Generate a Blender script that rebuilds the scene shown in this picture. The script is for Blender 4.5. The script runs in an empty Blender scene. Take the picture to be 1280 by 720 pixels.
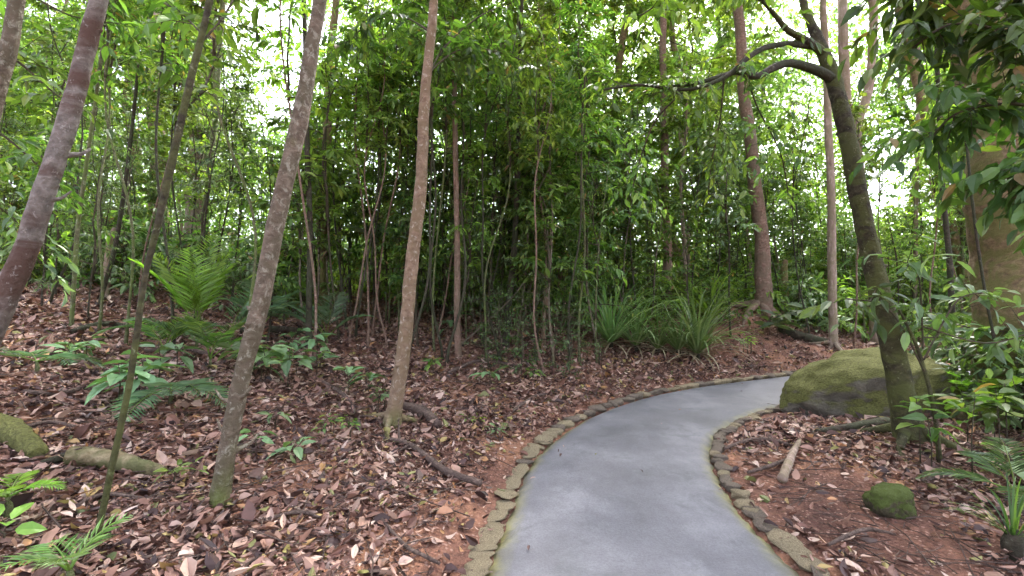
import bpy, math, random
import numpy as np
from mathutils import Vector, noise as mnoise
rng = np.random.default_rng(7)
random.seed(7)
PI = math.pi
R = math.radians
scene = bpy.context.scene
col = scene.collection

# ---------------------------------------------------------------- camera
F = 560.0; PITCH = R(3.0); CAMH = 1.6
cam = bpy.data.cameras.new('camera'); co = bpy.data.objects.new('camera', cam); col.objects.link(co)
co.location = (0, 0, CAMH); co.rotation_euler = (PI/2+PITCH, 0, 0)
cam.sensor_width = 36; cam.lens = 36*F/1280; cam.clip_end = 600; cam.clip_start = .05
scene.camera = co

def ray(px, py):
    x = (px-640)/F; z = -(py-360)/F
    return np.array([x, math.cos(PITCH)-z*math.sin(PITCH), math.sin(PITCH)+z*math.cos(PITCH)])
def at(px, py, Y):
    d = ray(px, py); return np.array([0, 0, CAMH]) + d*(Y/d[1])
def project(p):
    x, y, z = p[0], p[1], p[2]-CAMH
    c = y*math.cos(PITCH)+z*math.sin(PITCH); v = -y*math.sin(PITCH)+z*math.cos(PITCH)
    return 640+F*x/max(c, .01), 360-F*v/max(c, .01), c

# ---------------------------------------------------------------- path lines and terrain
def catmull(P, n):
    P = np.array(P, float); m = len(P)-1
    t = np.linspace(0, m-1e-6, n); i = t.astype(int); u = (t-i)[:, None]
    g = lambda k: P[np.clip(k, 0, m)]
    p0, p1, p2, p3 = g(i-1), g(i), g(i+1), g(i+2)
    return .5*((2*p1)+(-p0+p2)*u+(2*p0-5*p1+4*p2-p3)*u*u+(-p0+3*p1-3*p2+p3)*u**3)
LE = [(-.34,-3),(-.28,0),(-.24,1.5),(-.18,2.5),(-.05,3.2),(.11,4.07),(.43,4.84),(1.03,5.78),(1.90,6.64),(2.69,7.17),(3.5,7.6),(4.4,8.0),(5.6,8.5),(7.5,9.1),(10,9.6),(15,10)]
RE = [(1.5,-3),(1.55,0),(1.6,1.5),(1.65,2.64),(1.66,3.2),(1.73,3.66),(1.89,4.27),(2.13,4.77),(2.54,5.27),(3.24,5.86),(3.8,6.18),(4.6,6.5),(5.8,6.95),(7.7,7.5),(10.2,8.0),(15.2,8.4)]
LEs = catmull(LE, 220); REs = catmull(RE, 220); CE = (LEs+REs)/2; HW = np.linalg.norm(LEs-REs, axis=1)/2
SL = math.tan(R(3.0))
def basez(y):
    y = np.asarray(y, float)
    return np.where(y < 30, SL*y, SL*30+.02*(y-30))
def pathdist(x, y):
    """signed distance to the path edge (negative on the path), side (+1 = outer/left bank)"""
    x = np.asarray(x, float).ravel(); y = np.asarray(y, float).ravel()
    D = np.empty(x.shape); S = np.empty(x.shape)
    T = np.gradient(CE, axis=0)
    for a in range(0, len(x), 20000):
        xx = x[a:a+20000, None]; yy = y[a:a+20000, None]
        dx = xx-CE[None, :, 0]; dy = yy-CE[None, :, 1]
        d2 = dx*dx+dy*dy; k = d2.argmin(1); r = np.arange(len(k))
        D[a:a+20000] = np.sqrt(d2[r, k])-HW[k]
        S[a:a+20000] = np.sign(T[k, 0]*dy[r, k]-T[k, 1]*dx[r, k])
    return D, S
def sfn(x, y):
    return (np.sin(1.3*x+.7*y+1)+np.sin(-.9*x+1.9*y+2)+.6*np.sin(2.7*x+2.1*y)+.5*np.sin(4.1*x-3.3*y+.5))/3.1
def terr(x, y):
    sh = np.shape(x)
    x = np.asarray(x, float).ravel(); y = np.asarray(y, float).ravel()
    D, S = pathdist(x, y)
    dd = np.clip(D, 0, None)
    out = np.where(dd < 9, .17*dd, .17*9+.09*(dd-9)) + .62*np.clip(1-np.hypot(x-5.7, y-11.6)/2.9, 0, 1)
    inn = np.minimum(.03*dd, .5)
    bank = np.where(S > 0, out, inn)
    soft = np.clip(dd/1.2, 0, 1)
    z = basez(y)+bank*np.clip(dd/.5+.3, 0, 1)+soft*(.055*sfn(x, y)+.02*sfn(3.1*x+4, 3.3*y))-.012
    z = np.where(D < -.02, basez(y)-.05, z)
    return z.reshape(sh)
def tz(x, y): return float(terr(np.array([x]), np.array([y]))[0])
def gp(px, py):
    d = ray(px, py); t = np.arange(.8, 45, .03); P = np.array([0, 0, CAMH])[None]+d[None]*t[:, None]
    h = terr(P[:, 0], P[:, 1]); b = np.nonzero(P[:, 2] < h)[0]
    k = b[0] if len(b) else len(t)-1
    return np.array([P[k, 0], P[k, 1], h[k]])

# ---------------------------------------------------------------- mesh collector
def norm(v): return v/np.maximum(np.linalg.norm(v, axis=-1, keepdims=True), 1e-9)
class MB:
    def __init__(s): s.V = []; s.T = []; s.M = []; s.S = []; s.n = 0
    def add(s, V, T, mat=0, smooth=False):
        V = np.asarray(V, float).reshape(-1, 3); T = np.asarray(T, int).reshape(-1, 3)
        s.V.append(V); s.T.append(T+s.n); s.M.append(np.full(len(T), mat)); s.S.append(np.full(len(T), smooth)); s.n += len(V)
    def mesh(s, name, mats):
        V = np.concatenate(s.V); T = np.concatenate(s.T); me = bpy.data.meshes.new(name)
        me.vertices.add(len(V)); me.vertices.foreach_set('co', V.astype(np.float32).ravel())
        me.loops.add(len(T)*3); me.loops.foreach_set('vertex_index', T.astype(np.int32).ravel())
        me.polygons.add(len(T)); me.polygons.foreach_set('loop_start', (np.arange(len(T))*3).astype(np.int32))
        me.polygons.foreach_set('material_index', np.concatenate(s.M).astype(np.int32))
        me.polygons.foreach_set('use_smooth', np.concatenate(s.S).astype(bool))
        for m in (mats if isinstance(mats, (list, tuple)) else [mats]): me.materials.append(m)
        me.update(calc_edges=True); me.validate(); return me
    def obj(s, name, mats, parent=None, loc=None):
        return link(name, s.mesh(name, mats), parent, loc)
def link(name, me, parent=None, loc=None):
    o = bpy.data.objects.new(name, me); col.objects.link(o)
    if parent is not None: o.parent = parent
    if loc is not None: o.location = loc
    return o
def empty(name, loc=(0, 0, 0), rz=0, sc=1):
    o = bpy.data.objects.new(name, None); col.objects.link(o); o.location = loc; o.rotation_euler.z = rz; o.scale = (sc, sc, sc)
    o.empty_display_size = .1
    return o
def tag(o, label=None, cat=None, group=None, kind=None):
    if label: o['label'] = label
    if cat: o['category'] = cat
    if group: o['group'] = group
    if kind: o['kind'] = kind
    return o
def copy_tree(o, parent=None):
    c = o.copy(); col.objects.link(c); c.parent = parent
    for ch in KIDS.get(o.name, []): copy_tree(ch, c)
    return c
KIDS = {}
def kids(o):
    KIDS[o.name] = [c for c in bpy.data.objects if c.parent == o]
    for c in KIDS[o.name]: KIDS[c.name] = [d for d in bpy.data.objects if d.parent == c]

# tube along a polyline, with uneven radius
def tube(mb, P, rad, sides=8, mat=0, lump=0., cap=True, seed=0):
    P = np.asarray(P, float); n = len(P); rad = np.broadcast_to(np.asarray(rad, float), (n,))
    T = norm(np.gradient(P, axis=0)); ref = np.array([0., 0, 1]) if abs(T[0, 2]) < .9 else np.array([1., 0, 0])
    U = norm(np.cross(T, ref)); W = np.cross(T, U)
    a = np.arange(sides)*2*PI/sides
    rr = np.repeat(rad[:, None], sides, 1)
    if lump:
        k = np.arange(n)[:, None]
        rr = rr*(1+lump*(np.sin(k*.55+2*a+seed)+np.sin(k*.23-3*a+seed*2)+np.sin(k*1.3+a+seed)+.8*rng.uniform(-1, 1, (n, sides)))/2.5)
    V = P[:, None]+rr[..., None]*(np.cos(a)[None, :, None]*U[:, None]+np.sin(a)[None, :, None]*W[:, None])
    V = V.reshape(-1, 3); i = np.arange(n-1)[:, None]*sides; j = np.arange(sides)[None]; j2 = (j+1) % sides
    A = (i+j).ravel(); B = (i+j2).ravel(); C = (i+sides+j2).ravel(); D = (i+sides+j).ravel()
    Tq = np.concatenate([np.stack([A, B, C], 1), np.stack([A, C, D], 1)])
    if cap:
        V = np.concatenate([V, P[:1], P[-1:]]); c0 = n*sides; j = np.arange(sides)
        Tq = np.concatenate([Tq, np.stack([np.full(sides, c0), (j+1) % sides, j], 1),
                             np.stack([np.full(sides, c0+1), (n-1)*sides+j, (n-1)*sides+(j+1) % sides], 1)])
    mb.add(V, Tq, mat, True)

# leaves: N leaves of a template each
HQ_P = np.array([[0,0,0],[.2,.36,.5],[.5,.5,.55],[.8,.27,.3],[1,0,0],[.8,-.27,.3],[.5,-.5,.55],[.2,-.36,.5],[.25,0,0],[.6,0,0]])
HQ_T = np.array([[0,8,1],[8,9,2],[8,2,1],[9,3,2],[9,4,3],[0,7,8],[8,6,9],[8,7,6],[9,6,5],[9,5,4]])
LQ_P = np.array([[0,0,0],[.42,.5,.5],[1,0,0],[.42,-.5,.5]]); LQ_T = np.array([[0,2,1],[0,3,2]])
def leaves(mb, pos, axis, nrm, L, W, hq=True, fold=.35, droop=.25, mat=0):
    tp, tt = (HQ_P, HQ_T) if hq else (LQ_P, LQ_T)
    N = len(pos); L = np.broadcast_to(L, (N,)); W = np.broadcast_to(W, (N,)); dr = np.broadcast_to(droop, (N,)); fo = np.broadcast_to(fold, (N,))
    ax = norm(axis); side = norm(np.cross(nrm, ax)); up = np.cross(ax, side)
    u = tp[:, 0][None]; v = tp[:, 1][None]; w = tp[:, 2][None]
    h = w*fo[:, None]*W[:, None]-dr[:, None]*L[:, None]*u*u
    V = pos[:, None]+ax[:, None]*(u*L[:, None])[..., None]+side[:, None]*(v*W[:, None])[..., None]+up[:, None]*h[..., None]
    T = (tt[None]+(np.arange(N)*len(tp))[:, None, None]).reshape(-1, 3)
    mb.add(V.reshape(-1, 3), T, mat, False)

# ---------------------------------------------------------------- materials
def newmat(name):
    m = bpy.data.materials.new(name); m.use_nodes = True; nt = m.node_tree; nt.nodes.clear()
    out = nt.nodes.new('ShaderNodeOutputMaterial'); return m, nt, out
def nd(nt, typ, **kw):
    n = nt.nodes.new(typ)
    for k, v in kw.items():
        if k in n.inputs.keys() if hasattr(n.inputs, 'keys') else False: n.inputs[k].default_value = v
        else: setattr(n, k, v)
    return n
def ramp(nt, src, stops, interp='LINEAR'):
    r = nt.nodes.new('ShaderNodeValToRGB'); e = r.color_ramp; e.interpolation = interp
    while len(e.elements) < len(stops): e.elements.new(.5)
    for k, (p, c) in enumerate(stops):
        e.elements[k].position = p; e.elements[k].color = (*c, 1) if len(c) == 3 else c
    nt.links.new(src, r.inputs[0]); return r.outputs[0]
def coords(nt, scale=(1, 1, 1), kind='Object'):
    t = nt.nodes.new('ShaderNodeTexCoord'); m = nt.nodes.new('ShaderNodeMapping'); m.inputs['Scale'].default_value = scale
    nt.links.new(t.outputs[kind], m.inputs[0]); return m.outputs[0]
def noise(nt, vec, scale, detail=4, rough=.6, dist=0):
    n = nt.nodes.new('ShaderNodeTexNoise'); n.inputs['Scale'].default_value = scale; n.inputs['Detail'].default_value = detail
    n.inputs['Roughness'].default_value = rough; n.inputs['Distortion'].default_value = dist; nt.links.new(vec, n.inputs['Vector']); return n.outputs['Fac']
def mixc(nt, f, a, b, mode='MIX'):
    m = nt.nodes.new('ShaderNodeMix'); m.data_type = 'RGBA'; m.blend_type = mode
    for s, v in ((m.inputs[0], f), (m.inputs[6], a), (m.inputs[7], b)):
        if hasattr(v, 'is_linked') or isinstance(v, bpy.types.NodeSocket): nt.links.new(v, s)
        else: s.default_value = v if isinstance(v, (int, float)) else (*v, 1)
    return m.outputs[2]
def math_(nt, op, a, b=0., clamp=False):
    m = nt.nodes.new('ShaderNodeMath'); m.operation = op; m.use_clamp = clamp
    for s, v in ((m.inputs[0], a), (m.inputs[1], b)):
        if isinstance(v, bpy.types.NodeSocket): nt.links.new(v, s)
        else: s.default_value = v
    return m.outputs[0]
def bsdf(nt, out, color, rough=.8, spec=.3, bump=None, bstr=.5, bdist=.02):
    b = nt.nodes.new('ShaderNodeBsdfPrincipled')
    if isinstance(color, bpy.types.NodeSocket): nt.links.new(color, b.inputs['Base Color'])
    else: b.inputs['Base Color'].default_value = (*color, 1)
    if isinstance(rough, bpy.types.NodeSocket): nt.links.new(rough, b.inputs['Roughness'])
    else: b.inputs['Roughness'].default_value = rough
    b.inputs['Specular IOR Level'].default_value = spec
    if bump is not None:
        bp = nt.nodes.new('ShaderNodeBump'); bp.inputs['Strength'].default_value = bstr; bp.inputs['Distance'].default_value = bdist
        nt.links.new(bump, bp.inputs['Height']); nt.links.new(bp.outputs[0], b.inputs['Normal'])
    if out is not None: nt.links.new(b.outputs[0], out.inputs[0])
    return b
def leafmat(name, stops, trans=.35, tcol=(1.35, 1.55, .5), rough=.42, spec=.45, vein=False):
    m, nt, out = newmat(name)
    g = nt.nodes.new('ShaderNodeNewGeometry'); oi = nt.nodes.new('ShaderNodeObjectInfo')
    c = ramp(nt, g.outputs['Random Per Island'], stops)
    v = math_(nt, 'MULTIPLY_ADD', oi.outputs['Random'], .6); nt.nodes[-1].inputs[2].default_value = .75
    h = nt.nodes.new('ShaderNodeHueSaturation'); nt.links.new(c, h.inputs['Color']); nt.links.new(v, h.inputs['Value']); h.inputs['Saturation'].default_value = .92
    hue = math_(nt, 'MULTIPLY_ADD', oi.outputs['Random'], .035); nt.nodes[-1].inputs[2].default_value = .483; nt.links.new(hue, h.inputs['Hue'])
    n = noise(nt, coords(nt, (1, 1, 1)), 14, 2)
    cc = mixc(nt, .5, h.outputs[0], ramp(nt, n, [(.3, (.55, .6, .5)), (.7, (1, 1, 1))]), 'MULTIPLY')
    b = bsdf(nt, None, cc, rough, spec)
    tr = nt.nodes.new('ShaderNodeBsdfTranslucent'); nt.links.new(mixc(nt, 1., cc, tcol, 'MULTIPLY'), tr.inputs[0])
    mx = nt.nodes.new('ShaderNodeMixShader'); mx.inputs[0].default_value = trans
    nt.links.new(b.outputs[0], mx.inputs[1]); nt.links.new(tr.outputs[0], mx.inputs[2]); nt.links.new(mx.outputs[0], out.inputs[0])
    return m
M = {}
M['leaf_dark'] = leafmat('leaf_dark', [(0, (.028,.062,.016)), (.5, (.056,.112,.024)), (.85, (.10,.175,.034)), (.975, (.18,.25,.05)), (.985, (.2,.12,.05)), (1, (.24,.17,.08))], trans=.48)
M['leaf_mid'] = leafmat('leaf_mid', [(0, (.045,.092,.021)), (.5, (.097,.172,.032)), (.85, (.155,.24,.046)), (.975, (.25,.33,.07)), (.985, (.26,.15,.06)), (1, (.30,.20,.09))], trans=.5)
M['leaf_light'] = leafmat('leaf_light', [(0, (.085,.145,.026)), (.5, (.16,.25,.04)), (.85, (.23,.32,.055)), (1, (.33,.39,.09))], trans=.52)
M['leaf_grey'] = leafmat('leaf_grey', [(0, (.045,.085,.035)), (.5, (.10,.16,.06)), (1, (.18,.25,.11))], trans=.38)
M['leaf_pale'] = leafmat('leaf_pale', [(0, (.06,.125,.045)), (.5, (.10,.19,.075)), (1, (.17,.28,.12))], trans=.25)
M['leaf_far'] = leafmat('leaf_far', [(0, (.05,.10,.03)), (.5, (.13,.21,.06)), (.85, (.19,.28,.08)), (1, (.28,.36,.13))], trans=.48)
M['palm_green'] = leafmat('palm_green', [(0, (.14,.26,.03)), (1, (.26,.42,.05))], trans=.5)
M['palm_grey'] = leafmat('palm_grey', [(0, (.07,.15,.07)), (1, (.17,.26,.13))], trans=.25)
M['strap'] = leafmat('strap', [(0, (.09,.17,.045)), (.6, (.17,.28,.08)), (1, (.32,.40,.2))], trans=.25)
M['deadstrap'] = leafmat('deadstrap', [(0, (.16,.11,.06)), (1, (.34,.27,.17))], trans=.1, tcol=(1, 1, .9))
M['litter'] = leafmat('litter', [(0, (.026,.013,.013)), (.22, (.085,.038,.028)), (.42, (.20,.092,.064)), (.64, (.31,.165,.115)), (.80, (.40,.25,.19)), (.90, (.52,.38,.31)), (.93, (.42,.19,.07)), (.97, (.30,.25,.07)), (1, (.10,.13,.04))], trans=.08, tcol=(1, .9, .7), rough=.5, spec=.35)

def bark(name, cols, scale=(5, 5, 6), lichen=.0, lcol=(.5, .52, .46), moss=0., mcol=(.09, .11, .02), mh=.5, big=(1.5, 1.5, 1.8)):
    m, nt, out = newmat(name)
    v = coords(nt, scale); n1 = noise(nt, v, 3, 6, .65, .4)
    c = ramp(nt, n1, [(.28, cols[0]), (.5, cols[1]), (.72, cols[2])])
    n2 = noise(nt, coords(nt, big), 2.2, 3, .55, 1.)
    c = mixc(nt, ramp(nt, n2, [(.42, (0, 0, 0)), (.56, (.85,)*3)]), c, cols[3])
    if lichen:
        n3 = noise(nt, coords(nt, (1, 1, .8)), 22, 6, .72, .5)
        c = mixc(nt, ramp(nt, n3, [(.66-.2*lichen, (0, 0, 0)), (.76-.2*lichen, (.75,)*3)]), c, lcol)
    if moss:
        t = nt.nodes.new('ShaderNodeTexCoord'); s = nt.nodes.new('ShaderNodeSeparateXYZ'); nt.links.new(t.outputs['Object'], s.inputs[0])
        n4 = noise(nt, coords(nt, (1, 1, .5)), 6, 4, .6)
        a = math_(nt, 'MULTIPLY', s.outputs[2], -1/mh); a = math_(nt, 'ADD', a, 1.0); a = math_(nt, 'MAXIMUM', a, 0.)
        a = math_(nt, 'ADD', a, math_(nt, 'MULTIPLY_ADD', n4, 2.4)); nt.nodes[-2].inputs[2].default_value = -1.45
        a = math_(nt, 'MULTIPLY', a, moss, True)
        c = mixc(nt, a, c, mcol)
    vb = noise(nt, coords(nt, (scale[0]*2.5, scale[1]*2.5, scale[2]*2)), 4, 6, .7)
    h = math_(nt, 'ADD', n1, math_(nt, 'MULTIPLY', vb, .7))
    bsdf(nt, out, c, .85, .25, h, 1., .03); return m
M['bark_pale'] = bark('bark_pale', [(.085,.07,.06), (.19,.163,.145), (.31,.275,.25), (.085,.042,.03)], lichen=.4, lcol=(.42,.39,.36), big=(.4, .4, 1.3))
M['bark_left'] = bark('bark_left', [(.055,.04,.028), (.13,.098,.07), (.23,.18,.135), (.10,.082,.052)], lichen=.65, lcol=(.30,.28,.22), moss=.8, mh=.45)
M['bark_tan'] = bark('bark_tan', [(.10,.062,.040), (.21,.142,.095), (.31,.22,.15), (.17,.12,.07)], lichen=.55, lcol=(.42,.37,.30), moss=.6, mh=.35)
M['bark_moss'] = bark('bark_moss', [(.014,.011,.007), (.038,.031,.019), (.088,.075,.042), (.075,.08,.026)], lichen=.3, lcol=(.26,.27,.17), moss=.25, mh=3.)
M['bark_red'] = bark('bark_red', [(.09,.05,.036), (.19,.115,.085), (.32,.225,.175), (.15,.11,.075)], lichen=.3, lcol=(.36,.33,.27))
M['bark_orange'] = bark('bark_orange', [(.075,.052,.03), (.165,.113,.062), (.27,.195,.11), (.12,.115,.035)], lichen=.35, lcol=(.20,.20,.07), moss=.7, mh=1.6)
M['bark_dark'] = bark('bark_dark', [(.018,.014,.010), (.045,.034,.024), (.09,.072,.05), (.04,.045,.022)], lichen=.3, lcol=(.2,.2,.16))
M['bark_green'] = bark('bark_green', [(.04,.04,.02), (.10,.10,.05), (.2,.2,.11), (.10,.13,.035)], lichen=.4, lcol=(.34,.36,.27))
M['bark_far'] = bark('bark_far', [(.12,.08,.06), (.26,.19,.15), (.42,.33,.28), (.2,.16,.10)], scale=(4, 4, 1), lichen=.1)
M['dead_wood'] = bark('dead_wood', [(.04,.028,.024), (.11,.075,.06), (.22,.155,.125), (.09,.06,.05)], scale=(9, 9, 9))
M['log_moss'] = bark('log_moss', [(.06,.045,.022), (.17,.13,.07), (.32,.26,.16), (.09,.095,.035)], scale=(5, 5, 5))
M['twig'] = bark('twig', [(.03,.022,.015), (.07,.052,.035), (.13,.10,.07), (.05,.05,.025)])

def mat_ground():
    m, nt, out = newmat('forest_soil'); v = coords(nt)
    n1 = noise(nt, v, 1.1, 5, .6); n2 = noise(nt, v, 26, 6, .7)
    soil = ramp(nt, n1, [(.35, (.085,.042,.032)), (.5, (.16,.08,.056)), (.62, (.28,.145,.09))])
    c = mixc(nt, .75, soil, ramp(nt, n2, [(.32, (.35,.33,.32)), (.5, (.85,.8,.78)), (.7, (1.5,1.4,1.35))]), 'MULTIPLY')
    vo = nt.nodes.new('ShaderNodeTexVoronoi'); vo.inputs['Scale'].default_value = 34; nt.links.new(v, vo.inputs['Vector'])
    chip = ramp(nt, vo.outputs['Color'], [(.55, (0, 0, 0)), (.62, (.6,)*3)])
    c = mixc(nt, math_(nt, 'MULTIPLY', chip, math_(nt, 'LESS_THAN', vo.outputs['Distance'], .33)), c, (.34, .21, .165))
    h = math_(nt, 'ADD', n2, math_(nt, 'MULTIPLY', vo.outputs['Distance'], -.5))
    bsdf(nt, out, c, .9, .2, h, .9, .03); return m
M['soil'] = mat_ground()
def mat_path():
    m, nt, out = newmat('path_concrete'); v = coords(nt)
    n1 = noise(nt, v, 1.6, 8, .68); n2 = noise(nt, v, 70, 5, .75); n3 = noise(nt, v, 4, 7, .7, .6)
    c = ramp(nt, n1, [(.34, (.072,.070,.080)), (.5, (.108,.105,.118)), (.64, (.148,.144,.158))])
    c = mixc(nt, .6, c, ramp(nt, n2, [(.3, (.62,)*3), (.6, (1.12,)*3)]), 'MULTIPLY')
    c = mixc(nt, ramp(nt, n3, [(.53, (0, 0, 0)), (.68, (.55,)*3)]), c, (.06, .065, .068))
    uv = nt.nodes.new('ShaderNodeUVMap'); uv.uv_map = 'UVMap'; s = nt.nodes.new('ShaderNodeSeparateXYZ'); nt.links.new(uv.outputs[0], s.inputs[0])
    e = math_(nt, 'ABSOLUTE', math_(nt, 'SUBTRACT', s.outputs[0], .5)); e = math_(nt, 'ADD', e, math_(nt, 'MULTIPLY', n3, .09))
    mossy = ramp(nt, e, [(.455, (0, 0, 0)), (.50, (.4,)*3), (.54, (.95,)*3)])
    nm = noise(nt, v, 9, 4)
    c = mixc(nt, mossy, c, ramp(nt, nm, [(.4, (.085,.075,.03)), (.6, (.20,.185,.06))]))
    bsdf(nt, out, c, ramp(nt, n1, [(.3, (.55,)*3), (.7, (.8,)*3)]), .35, n2, .35, .006); return m
M['path'] = mat_path()
def mat_rock(name, base, mossc, mosslevel, sc=1.):
    m, nt, out = newmat(name); v = coords(nt, (sc, sc, sc), 'Object'); oi = nt.nodes.new('ShaderNodeObjectInfo')
    vv = nt.nodes.new('ShaderNodeVectorMath'); vv.operation = 'ADD'; nt.links.new(v, vv.inputs[0]); nt.links.new(oi.outputs['Location'], vv.inputs[1]); v = vv.outputs[0]
    n1 = noise(nt, v, 4, 6, .65); n2 = noise(nt, v, 30, 5, .7); n3 = noise(nt, v, 2.2, 4, .6, .5)
    c = ramp(nt, n1, [(.3, tuple(x*.45 for x in base)), (.55, base), (.75, tuple(min(1, x*1.6) for x in base))])
    g = nt.nodes.new('ShaderNodeNewGeometry'); s = nt.nodes.new('ShaderNodeSeparateXYZ'); nt.links.new(g.outputs['Normal'], s.inputs[0])
    a = math_(nt, 'ADD', math_(nt, 'MULTIPLY', s.outputs[2], .5), n3); a = math_(nt, 'ADD', a, math_(nt, 'MULTIPLY', oi.outputs['Random'], .25))
    f = ramp(nt, a, [(mosslevel, (0, 0, 0)), (mosslevel+.18, (1, 1, 1))])
    mc = ramp(nt, n2, [(.3, tuple(x*.45 for x in mossc)), (.5, mossc), (.72, tuple(x*1.5 for x in mossc))])
    c = mixc(nt, f, c, mc)
    bsdf(nt, out, c, .9, .2, math_(nt, 'ADD', n1, math_(nt, 'MULTIPLY', n2, .8)), 1., .05/sc); return m
M['rock_moss'] = mat_rock('boulder_moss', (.13,.115,.09), (.10,.10,.031), .5, 1.3)
M['stone_moss'] = mat_rock('stone_moss', (.10,.085,.05), (.085,.11,.025), .45, 2.)
M['kerb'] = mat_rock('kerb_rock', (.29,.235,.15), (.215,.185,.10), 1.0, 3.)
M['kerb_dark'] = mat_rock('kerb_rock_dark', (.17,.135,.105), (.13,.12,.055), 1.03, 3.)

# ---------------------------------------------------------------- ground and path
def axis_lin(a0, a1, step, far0, far1, n):
    mid = np.arange(a0, a1+1e-6, step)
    lo = a0-np.cumsum(np.geomspace(step, 1, n)*(a0-far0)/np.geomspace(step, 1, n).sum())
    hi = a1+np.cumsum(np.geomspace(step, 1, n)*(far1-a1)/np.geomspace(step, 1, n).sum())
    return np.concatenate([lo[::-1], mid, hi])
gx = axis_lin(-11, 13, .07, -160, 160, 60); gy = axis_lin(.5, 15, .07, -60, 220, 60)
X, Y = np.meshgrid(gx, gy); Z = terr(X, Y)
Z = Z+.012*np.array(rng.uniform(-1, 1, Z.shape))*(pathdist(X, Y)[0].reshape(X.shape) > .05)
nx, ny = len(gx), len(gy)
i = (np.arange(ny-1)[:, None]*nx+np.arange(nx-1)[None]).ravel()
g = MB(); g.add(np.stack([X, Y, Z], -1), np.concatenate([np.stack([i, i+1, i+nx+1], 1), np.stack([i, i+nx+1, i+nx], 1)]), 0, True)
tag(g.obj('ground', M['soil']), 'brown forest soil rising away from the path', kind='structure')

n = len(LEs); k = 15; me = bpy.data.meshes.new('path'); vs = []; uv = []
for a in range(n):
    wob = .015*math.sin(a*.9)+.01*math.sin(a*2.3)
    for b in range(k):
        u = b/(k-1); p = LEs[a]*(1-u)+REs[a]*u
        if b == 0: p = p+(LEs[a]-REs[a])*wob*.5
        if b == k-1: p = p-(LEs[a]-REs[a])*wob*.5
        vs.append((p[0], p[1], float(basez(p[1]))+.004+.022*(1-(2*u-1)**2)-(.05 if b in (0, k-1) else 0))); uv.append((u, a/n))
me.from_pydata(vs, [], [(a*k+b, a*k+b+1, (a+1)*k+b+1, (a+1)*k+b) for a in range(n-1) for b in range(k-1)])
ul = me.uv_layers.new(name='UVMap')
for lp in me.loops: ul.data[lp.index].uv = uv[lp.vertex_index]
for p in me.polygons: p.use_smooth = True
me.materials.append(M['path']); tag(link('path', me), 'curving blue grey concrete walking path', kind='structure')

# ---------------------------------------------------------------- rocks
def rock_mesh(name, mat, seed, sub=3, amp=.25, flat=0., freq=1.1, mats=None):
    import bmesh
    bm = bmesh.new(); bmesh.ops.create_icosphere(bm, subdivisions=sub, radius=1)
    for v in bm.verts:
        p = v.co.copy(); q = p*freq+Vector((seed*3.1, seed*1.7, seed*.9))
        d = mnoise.noise(q)*amp+mnoise.noise(q*2.3)*amp*.45+mnoise.noise(q*6)*amp*.16+abs(mnoise.noise(q*3.1+Vector((9, 2, 1))))*-amp*.3+mnoise.noise(q*17)*amp*.05
        v.co = p*(1+d)
        if flat and v.co.z > flat: v.co.z = flat+(v.co.z-flat)*.25
    me = bpy.data.meshes.new(name); bm.to_mesh(me); bm.free()
    for p in me.polygons: p.use_smooth = True
    me.materials.append(mat); return me
stones = [rock_mesh('kerb_stone', M['kerb'], s, 3, .38, .45, 1.3) for s in range(9)]
stones_d = [rock_mesh('kerb_stone', M['kerb_dark'], s+20, 3, .4, .5, 1.3) for s in range(9)]
def lay(E, s0, s1, step_f, size_f, off, label_f, dark, side):
    seg = np.linalg.norm(np.diff(E, axis=0), axis=1); S = np.concatenate([[0], np.cumsum(seg)])
    s = s0
    while s < s1:
        ln, wd, ht = size_f(s); L_ = ln*random.choice((.6, .8, 1., 1.2, 1.5))
        x = np.interp(s+L_/2, S, E[:, 0]); y = np.interp(s+L_/2, S, E[:, 1])
        x2 = np.interp(s+L_/2+.05, S, E[:, 0]); y2 = np.interp(s+L_/2+.05, S, E[:, 1]); a = math.atan2(y2-y, x2-x)
        w_ = wd*random.uniform(.8, 1.25); nxm, nym = -math.sin(a)*side, math.cos(a)*side
        o_ = off+w_*.5+random.uniform(-.012, .02)
        cx, cy = x+nxm*o_, y+nym*o_
        lab = label_f(cx, cy)
        o = link('kerb_stone', random.choice(stones_d if random.random() < dark(s) else stones))
        h_ = ht*random.uniform(.75, 1.3)
        o.location = (cx, cy, float(basez(cy))+h_*.12); o.scale = (L_*.56, w_*.6, h_)
        o.rotation_euler = (random.uniform(-.2, .2), random.uniform(-.2, .2), a+random.uniform(-.25, .25))
        tag(o, lab, 'kerb stone', 'kerb stones: '+lab)
        s += L_*random.uniform(.88, 1.)
def lab_left(x, y):
    if y < 3.7: return 'flat yellowish kerb stone in the nearest stretch of the path\'s left edge'
    if y < 5.3: return 'small flat mossy kerb stone where the left edge begins to curve, past the dead branch'
    if x < 2.2: return 'rounded mossy kerb stone in the middle of the outer curve below the dark thicket'
    if x < 4.0: return 'rounded brown kerb stone on the outer curve below the strap-leaved clumps'
    return 'small kerb stone on the far outer curve beyond the mossy boulder'
def lab_right(x, y):
    if y < 3.6: return 'large flat kerb stone in the nearest stretch of the path\'s right edge'
    if y < 4.9: return 'small kerb stone at the tight inner bend beside the bare red soil'
    return 'dark kerb stone on the inner edge between the tight bend and the boulder'
def cum(E, y):  # arclength at which the edge passes y
    seg = np.linalg.norm(np.diff(E, axis=0), axis=1); S = np.concatenate([[0], np.cumsum(seg)]); return S[np.argmax(E[:, 1] > y)]
lay(LEs, cum(LEs, 1.9), cum(LEs, 4.6), None, lambda s: (.15, .12, .017), -.03, lab_left, lambda s: .05, 1)
lay(LEs, cum(LEs, 4.6)+.02, cum(LEs, 9.2), None, lambda s: (.18, .14, .052), -.02, lab_left, lambda s: .5, 1)
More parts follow.
